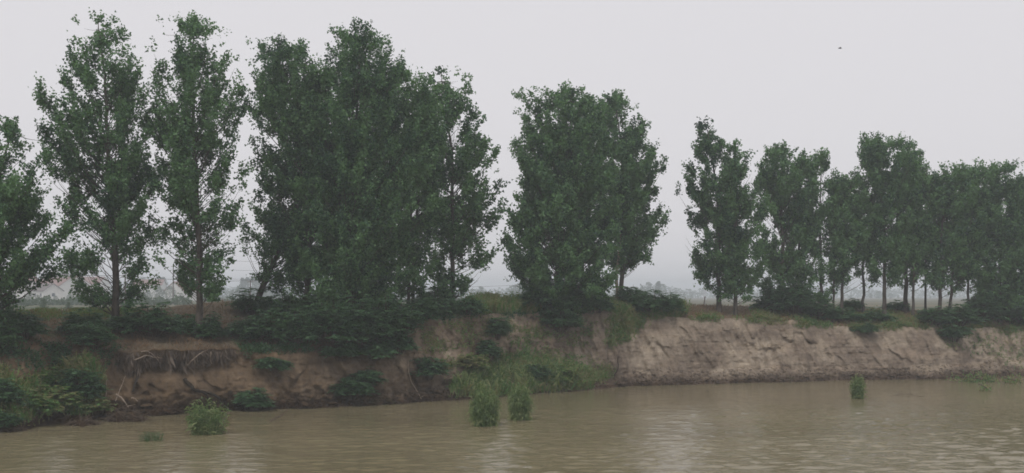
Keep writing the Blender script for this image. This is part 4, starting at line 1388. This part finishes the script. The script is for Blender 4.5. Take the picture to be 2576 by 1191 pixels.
# ------------------------------------------------------------------ beyond the levee: village, far trees, poles
def house(X, d, w, l, wall_h, roof_h, rz, roofm, label, windows=3, chimney=False):
    d, w, l, wall_h, roof_h = [q * 1.4 for q in (d, w, l, wall_h, roof_h)]
    p = on_field(X, d)
    root = thing('village_house', p, label, 'house', 'village houses beyond the fields', math.radians(rz))
    g = Geo()
    g.box((0, 0, wall_h / 2 - .2), (w, l, wall_h + .4))
    # gable infill
    for sx in (-1, 1):
        x = sx * (w / 2 - .06)
        g.add([(x, -l / 2, wall_h), (x, l / 2, wall_h), (x, 0, wall_h + roof_h), (x, 0, wall_h + roof_h)], [[0, 1, 2, 3]])
    link_mesh('wall', g.mesh('wall', False), M_PLASTER, root)
    e = .45
    for sy in (-1, 1):
        n1 = (0, sy * (l / 2 + e), wall_h - roof_h * e / (l / 2))
        ridge = (0, 0, wall_h + roof_h)
        v = []
        for x in (-w / 2 - e * .7, w / 2 + e * .7):
            for yy, zz_ in ((n1[1], n1[2] + .02), (0, ridge[2] + .02), (0, ridge[2] + .2), (n1[1], n1[2] + .2)):
                v.append((x, yy, zz_))
        g = Geo()
        g.add(v, [[0, 1, 2, 3], [4, 7, 6, 5], [0, 4, 5, 1], [1, 5, 6, 2], [2, 6, 7, 3], [3, 7, 4, 0]])
        rf = link_mesh('roof', g.mesh('roof', False), roofm, root)
    if chimney:
        g = Geo()
        g.box((w * .25, l * .1, wall_h + roof_h * .8 + .5), (.5, .5, 1.2))
        link_mesh('chimney', g.mesh('chimney', False), M_PLASTER, rf)
    for k in range(windows):
        x = -w / 2 + (k + .5) * w / windows
        if k == windows // 2 and windows > 2:
            g = Geo()
            g.box((x, -l / 2 - .02, 1.05), (1.0, .1, 2.1))
            link_mesh('door', g.mesh('door', False), M_DOORM, root)
            continue
        g = Geo()
        g.box((x, -l / 2 - .02, wall_h * .58), (1.25, .1, 1.25))
        wf = link_mesh('window', g.mesh('window', False), M_PLASTER, root)
        g = Geo()
        g.box((x, -l / 2 - .06, wall_h * .58), (1.05, .08, 1.05))
        link_mesh('pane', g.mesh('pane', False), M_GLASS, wf)
    g = Geo()
    g.box((w / 2 + .03, 0, wall_h * .6), (.08, 1.1, 1.1))
    link_mesh('window', g.mesh('window', False), M_GLASS, root)
    g = Geo()
    g.box((-w / 2 - .03, 0, wall_h * .6), (.08, 1.1, 1.1))
    link_mesh('window', g.mesh('window', False), M_GLASS, root)
    return root


house(60, 330, 5.0, 6.5, 5.4, 1.9, 65, M_TILE_RED, 'village house with a dark window and red roof, nearest the cut-off poplar', 2)
house(100, 350, 7.5, 6, 4.0, 2.0, 4, M_TILE_RED, 'long low village house with a reddish roof among bushes', 3)
house(146, 410, 11, 7, 6.6, 2.2, -28, M_TILE_BROWN, 'tall village house at the back with a white gable and brown roof', 3, True)
house(152, 330, 9, 7, 4.0, 2.2, -35, M_TILE_RED, 'middle village house showing a white gable under a wide red roof', 3)
house(120, 290, 5, 5, 2.6, 1.6, -38, M_TILE_BROWN, 'small low village shed with white gable in front', 2)
house(186, 380, 8, 7, 5.2, 2.2, -50, M_TILE_RED, 'village house with a white gable beside the airy poplar', 3)
house(228, 400, 10, 7, 5.4, 2.2, -10, M_TILE_RED, 'village house glimpsed through the airy poplar', 3)
house(376, 420, 10, 7, 5.2, 1.8, 5, M_TILE_RED, 'pale long-roofed village house between the two tall poplars', 3)
house(468, 330, 9, 7, 2.8, 2.3, 60, M_TILE_RED, 'village house with a pinkish roof sloping into the trees', 2)
house(-40, 350, 10, 7, 5, 2.2, 10, M_TILE_RED, 'village house hidden behind the cut-off poplar', 3)


def far_tree_mesh(seed, shape, n=1500):
    """a tree 10 m tall; crown as leaf clumps"""
    rs = np.random.RandomState(seed)
    if shape == 'cone':
        z = rs.uniform(.12, 1, n) ** 1.2
        r = (1 - z) * .24 * (1 + .25 * np.sin(z * 40)) * rs.rand(n) ** .35
        z = z * 10
    elif shape == 'tall':
        z = rs.uniform(.15, 1, n)
        r = .16 * np.sin(np.clip((z - .08) / .94, 0, 1) * math.pi) ** .6 * rs.rand(n) ** .4
        z = z * 10
    else:
        z = rs.uniform(.08, 1, n)
        r = .42 * np.sin(np.clip((z + .05) / 1.08, 0, 1) * math.pi) ** .7 * rs.rand(n) ** .4
        z = z * 10
    a = rs.rand(n) * 6.283
    P = np.stack([np.cos(a) * r * 10, np.sin(a) * r * 10, z], 1)
    P += 1.1 * np.stack([fbm(P[:, 0] / 2, P[:, 1] / 2, P[:, 2] / 2, 2, seed + k) for k in range(3)], 1)
    P = P[fbm(P[:, 0] / 1.4, P[:, 1] / 1.4, P[:, 2] / 1.2, 2, seed + 9) > -.28]
    T = rs.normal(size=P.shape)
    return leaf_mesh('crown', P, T, .5, .9, .15, rs)


FT = {'round': [far_tree_mesh(s, 'round') for s in (1, 2, 3)], 'tall': [far_tree_mesh(s, 'tall') for s in (4, 5)], 'cone': [far_tree_mesh(s, 'cone', 1100) for s in (6, 7)]}
for L in FT.values():
    for me in L:
        me.materials.append(M_FAR)
g = Geo()
g.tube([(0, 0, -.3), (0, 0, 1.5), (.05, 0, 4), (0, 0, 8.5)], [.2, .16, .11, .03], 6)
FTR = g.mesh('trunk')
FTR.materials.append(M_BARK)
FL = {'round': 'hazy round-crowned tree far off', 'tall': 'hazy narrow upright tree far off', 'cone': 'hazy pointed conifer far off'}
FLAND = [(-400, 85, 'behind the cut-off poplar'), (85, 160, 'at the open edge of the village'), (160, 290, 'seen through the airy poplar'), (290, 380, 'just right of the airy poplar'), (380, 480, 'just left of the second tall poplar'),
         (480, 610, 'just right of the second tall poplar'), (610, 650, 'behind the pole by the leaning trunk'), (650, 760, 'right behind the leaning trunk'), (760, 1100, 'glimpsed through the thicket'), (1100, 1260, 'at the far side of the feathery poplar'),
         (1260, 1450, 'beside the wide bushy poplar'), (1450, 1640, 'behind the broken stem'), (1640, 1690, 'above the trio of leafy shrubs'), (1690, 1780, 'left of the earth mound'), (1780, 1900, 'behind the pair on the earth mound'),
         (1900, 2000, 'behind the forked poplar'), (2000, 2200, 'behind the short tilted poplar'), (2200, 2300, 'behind the flat-topped poplar'), (2300, 3000, 'behind the end of the far row')]


def far_tree(X, Ytop, d, kind, wide=1.0):
    d *= 1.4
    h = CZ - (Ytop - HY) / F * d - FIELD_Z
    near = [t for lo, hi, t in FLAND if lo <= X < hi][0]
    size = 'low' if Ytop > 730 else 'high'
    root = thing('distant_tree', on_field(X, d), '%s %s %s' % (size, FL[kind], near), 'tree', '%s distant %s trees %s' % (size, {'round': 'round', 'tall': 'upright', 'cone': 'pointed'}[kind], near))
    s = h / 10.0
    for nm, me in (('crown', FT[kind][rs.randint(len(FT[kind]))]), ('trunk', FTR)):
        o = bpy.data.objects.new(nm, me)
        COL.objects.link(o)
        o.parent = root
        sx = s * wide if nm == 'crown' else s
        o.scale = (sx, sx, s)
        o.rotation_euler = (0, 0, rs.rand() * 6.28)


far = [
    (75, 738, 240, 'round'), (95, 742, 250, 'round'), (30, 730, 300, 'round'), (140, 744, 262, 'round'), (175, 740, 270, 'round'),
    (112, 690, 480, 'tall'), (122, 687, 480, 'round'), (165, 692, 470, 'tall'), (178, 690, 470, 'tall'), (60, 690, 480, 'round'), (200, 696, 450, 'round'), (222, 698, 450, 'tall'),
    (345, 728, 300, 'round'), (372, 732, 290, 'round'), (400, 722, 310, 'round'), (428, 720, 330, 'round'), (455, 738, 300, 'round'), (352, 700, 480, 'round'), (395, 704, 480, 'tall'), (412, 698, 480, 'tall'), (322, 716, 350, 'round'), (300, 735, 280, 'round'),
    (560, 722, 420, 'round'), (585, 730, 380, 'round'), (604, 718, 420, 'round'), (612, 700, 480, 'tall'), (622, 698, 480, 'tall'), (640, 696, 480, 'tall'), (652, 695, 490, 'tall'), (664, 702, 480, 'tall'), (676, 708, 480, 'round'), (690, 716, 430, 'round'), (630, 724, 400, 'round'), (712, 722, 400, 'round'), (660, 728, 380, 'round'), (740, 722, 400, 'round'), (500, 724, 420, 'round'), (530, 728, 400, 'round'),
    (800, 722, 430, 'round'), (850, 726, 430, 'round'), (900, 722, 430, 'round'), (960, 728, 430, 'round'), (1010, 724, 460, 'round'), (1060, 728, 440, 'round'),
    (1192, 728, 430, 'round'), (1210, 722, 440, 'round'), (1230, 734, 440, 'round'), (1250, 738, 440, 'round'), (1292, 718, 440, 'round'), (1308, 714, 440, 'round'), (1330, 722, 440, 'round'), (1350, 726, 440, 'round'), (1268, 738, 460, 'round'),
    (1600, 722, 480, 'round'), (1614, 714, 500, 'cone'), (1632, 712, 500, 'round'), (1655, 708, 500, 'tall'), (1662, 714, 500, 'round'), (1700, 724, 560, 'cone'), (1722, 734, 560, 'cone'), (1740, 733, 560, 'cone'), (1682, 736, 520, 'round'), (1712, 742, 520, 'round'), (1730, 744, 540, 'round'), (1756, 744, 560, 'round'), (1580, 726, 470, 'round'),
    (1795, 742, 600, 'round'), (1822, 740, 600, 'round'), (1866, 738, 600, 'round'), (1880, 741, 600, 'round'), (1900, 739, 600, 'round'), (1912, 728, 600, 'cone'), (1930, 736, 600, 'tall'), (1955, 741, 600, 'round'),
    (2085, 741, 560, 'round'), (2140, 742, 560, 'round'), (2190, 738, 540, 'round'), (2210, 732, 520, 'round'), (2240, 738, 540, 'round'), (2260, 744, 540, 'round'), (2310, 748, 560, 'round'), (2340, 746, 560, 'round'), (2400, 742, 560, 'round'), (2460, 742, 560, 'round'),
]
for X, Yt, d, kd in far:
    far_tree(X, Yt, d + rs.uniform(-8, 8), kd, rs.uniform(.9, 1.25))
# unbroken hedge of trees closing the fields
n = 26000
X = rs.uniform(-2300, 4900, n)
d = 1080 + 160 * rs.rand(n)
hh = 8.5 + 2.4 * fbm(X / 60., 0 * X, 0, 4, 90) + 1.6 * fbm(X / 14., 0 * X, 0, 3, 91)
P = np.stack([(X - CX) / F * d, d, FIELD_Z + rs.rand(n) * hh], 1)
tag(link_mesh('treeline', leaf_mesh('treeline', P, rs.normal(size=(n, 3)), 2.4, .9, .1, rs), M_FAR), 'unbroken hazy belt of woodland closing the fields', kind='stuff')
# low hedges on the fields in front of the village
n = 6000
X = np.concatenate([rs.uniform(-100, 480, n // 2), rs.uniform(500, 1300, n // 2)])
d = np.concatenate([225 + 12 * rs.rand(n // 2) + .02 * X[:n // 2], 330 + 20 * rs.rand(n // 2)])
hh = 1.2 + .9 * fbm(X / 20., 0 * X, 0, 3, 92)
P = np.stack([(X - CX) / F * d, d, FIELD_Z + rs.rand(n) * np.clip(hh, .2, 3)], 1)
tag(link_mesh('hedge', leaf_mesh('hedge', P, rs.normal(size=(n, 3)), .6, .9, .1, rs), M_FAR), 'low hedges dividing the fields before the village', kind='stuff')
# two little bushes on the field
for X, d, h, lab in ((110, 150, 1.35, 'larger of two small dark bushes on the field before the village'), (172, 160, .9, 'smaller of two small dark bushes on the field before the village')):
    root = thing('field_bush', on_field(X, d), lab, 'bush', 'small bushes on the field')
    r_ = np.random.RandomState(int(X))
    m_ = 500
    P = np.stack([r_.normal(size=m_) * .32 * h, r_.normal(size=m_) * .32 * h, np.abs(r_.rand(m_)) ** 1.4 * h], 1)
    P[:, :2] *= (1.1 - P[:, 2:3] / h)
    link_mesh('foliage', leaf_mesh('foliage', P, r_.normal(size=(m_, 3)), .16, .8, .1, r_), M_FAR, root)
    g = Geo()
    g.tube([(0, 0, -.1), (0, 0, h * .7)], [.03, .01], 5)
    link_mesh('stem', g.mesh('stem'), M_TWIG, root)


def pole(X, Ytop, d, label, rad=.09, arm=True, mat=None, name='utility_pole', cat='pole', lean=0.0, zbase=None):
    b = on_field(X, d)
    if zbase is not None:
        b[2] = zbase
    zt = CZ - (Ytop - HY) / F * d
    root = thing(name, b, label, cat)
    h = zt - b[2]
    g = Geo()
    g.tube([(0, 0, -.3), (lean * h * .5, 0, h * .5), (lean * h, 0, h)], [rad * 1.2, rad, rad * .8], 8)
    link_mesh('shaft', g.mesh('shaft'), mat or M_POLE, root)
    if arm:
        g = Geo()
        g.box((0, 0, h - .25), (.9, .08, .08))
        link_mesh('crossarm', g.mesh('crossarm', False), M_POLE, root)
        for sx in (-.38, .38):
            g = Geo()
            g.tube([(sx, 0, h - .21), (sx, 0, h - .12), (sx, 0, h - .06)], [.03, .045, .02], 6)
            link_mesh('insulator', g.mesh('insulator'), M_PLASTER, root)
    return np.array([b[0], b[1], zt - .06])


pa = pole(-120, 672, 105, 'utility pole at the near end of the cable, behind the cut-off poplar', .10)
p1 = pole(315, 692, 132, 'utility pole seen just right of the airy poplar trunk')
p2 = pole(630, 705, 165, 'utility pole rising above the shrub by the leaning trunk')
p3 = pole(1315, 716, 330, 'thin utility pole beside the wide bushy poplar', .14)
p4 = pole(1905, 738, 520, 'faint utility pole far behind the gap by the earth mound', .2)
p5 = pole(1220, 735, 150, 'short post on the field behind the tall weeds', .06, False, name='field_post', cat='post')
p6 = pole(1768, 746, 112, 'short leaning fence post behind the earth mound', .07, False, name='fence_post', cat='post', lean=.12)
pole(1773, 693, 560, 'tall pale slender mast fading in the haze', .7, False, M_MAST, 'distant_mast', 'mast')
pole(436, 668, 260, 'tall utility pole hidden behind the second tall poplar', .14)
pole(800, 690, 300, 'tall utility pole hidden behind the thicket', .14)


def cable(a, b_, sag, label, r=.022):
    t = np.linspace(0, 1, 16)[:, None]
    p = a * (1 - t) + b_ * t
    p[:, 2] -= (sag * 4 * t * (1 - t))[:, 0]
    g = Geo()
    g.tube(p - a, r, 5)
    o = link_mesh('overhead_cable', g.mesh('overhead_cable'), M_CABLE)
    o.location = a
    tag(o, label, 'cable', 'overhead cables')


cable(pa, p1, .25, 'overhead cable passing above the village roofs')
cable(p1, p2, .3, 'overhead cable sagging toward the pole by the leaning trunk')
cable(p2, p3, .8, 'overhead cable running from the leaning trunk behind the thicket', .03)
cable(p3, p4, .8, 'far faint overhead cable past the wide bushy poplar', .04)
for k, (ya, yb) in enumerate(((643, 650), (668, 671), (690, 694))):
    cable(at(436, ya, 260), at(800, yb + 4, 300), .9, ['highest of three thin cables crossing the sky gap behind the leaning trunk', 'middle of three thin cables crossing the sky gap behind the leaning trunk', 'lowest of three thin cables crossing the sky gap behind the leaning trunk'][k], .022)

# the bird
root = thing('bird', at(2113, 122, 70), 'tiny dark bird flying high in the empty sky', 'bird')
g = Geo()
g.tube([(-.11, 0, 0), (-.05, 0, .01), (.02, 0, 0), (.09, 0, .01), (.12, 0, .005)], [.006, .028, .034, .022, .004], 8)
link_mesh('body', g.mesh('body'), M_BIRD, root)
for s in (-1, 1):
    g = Geo()
    g.add([(-.04, 0, .01), (.05, 0, .01), (.03, s * .12, .05), (-.03, s * .11, .05), (-.02, s * .24, .02), (.0, s * .24, .02)],
          [[0, 1, 2, 3], [3, 2, 5, 4]])
    link_mesh('wing', g.mesh('wing', False), M_BIRD, root)
print('leaves', tot, 'tris', sum(len(o.data.polygons) * 2 for o in scene.objects if o.type == 'MESH'))
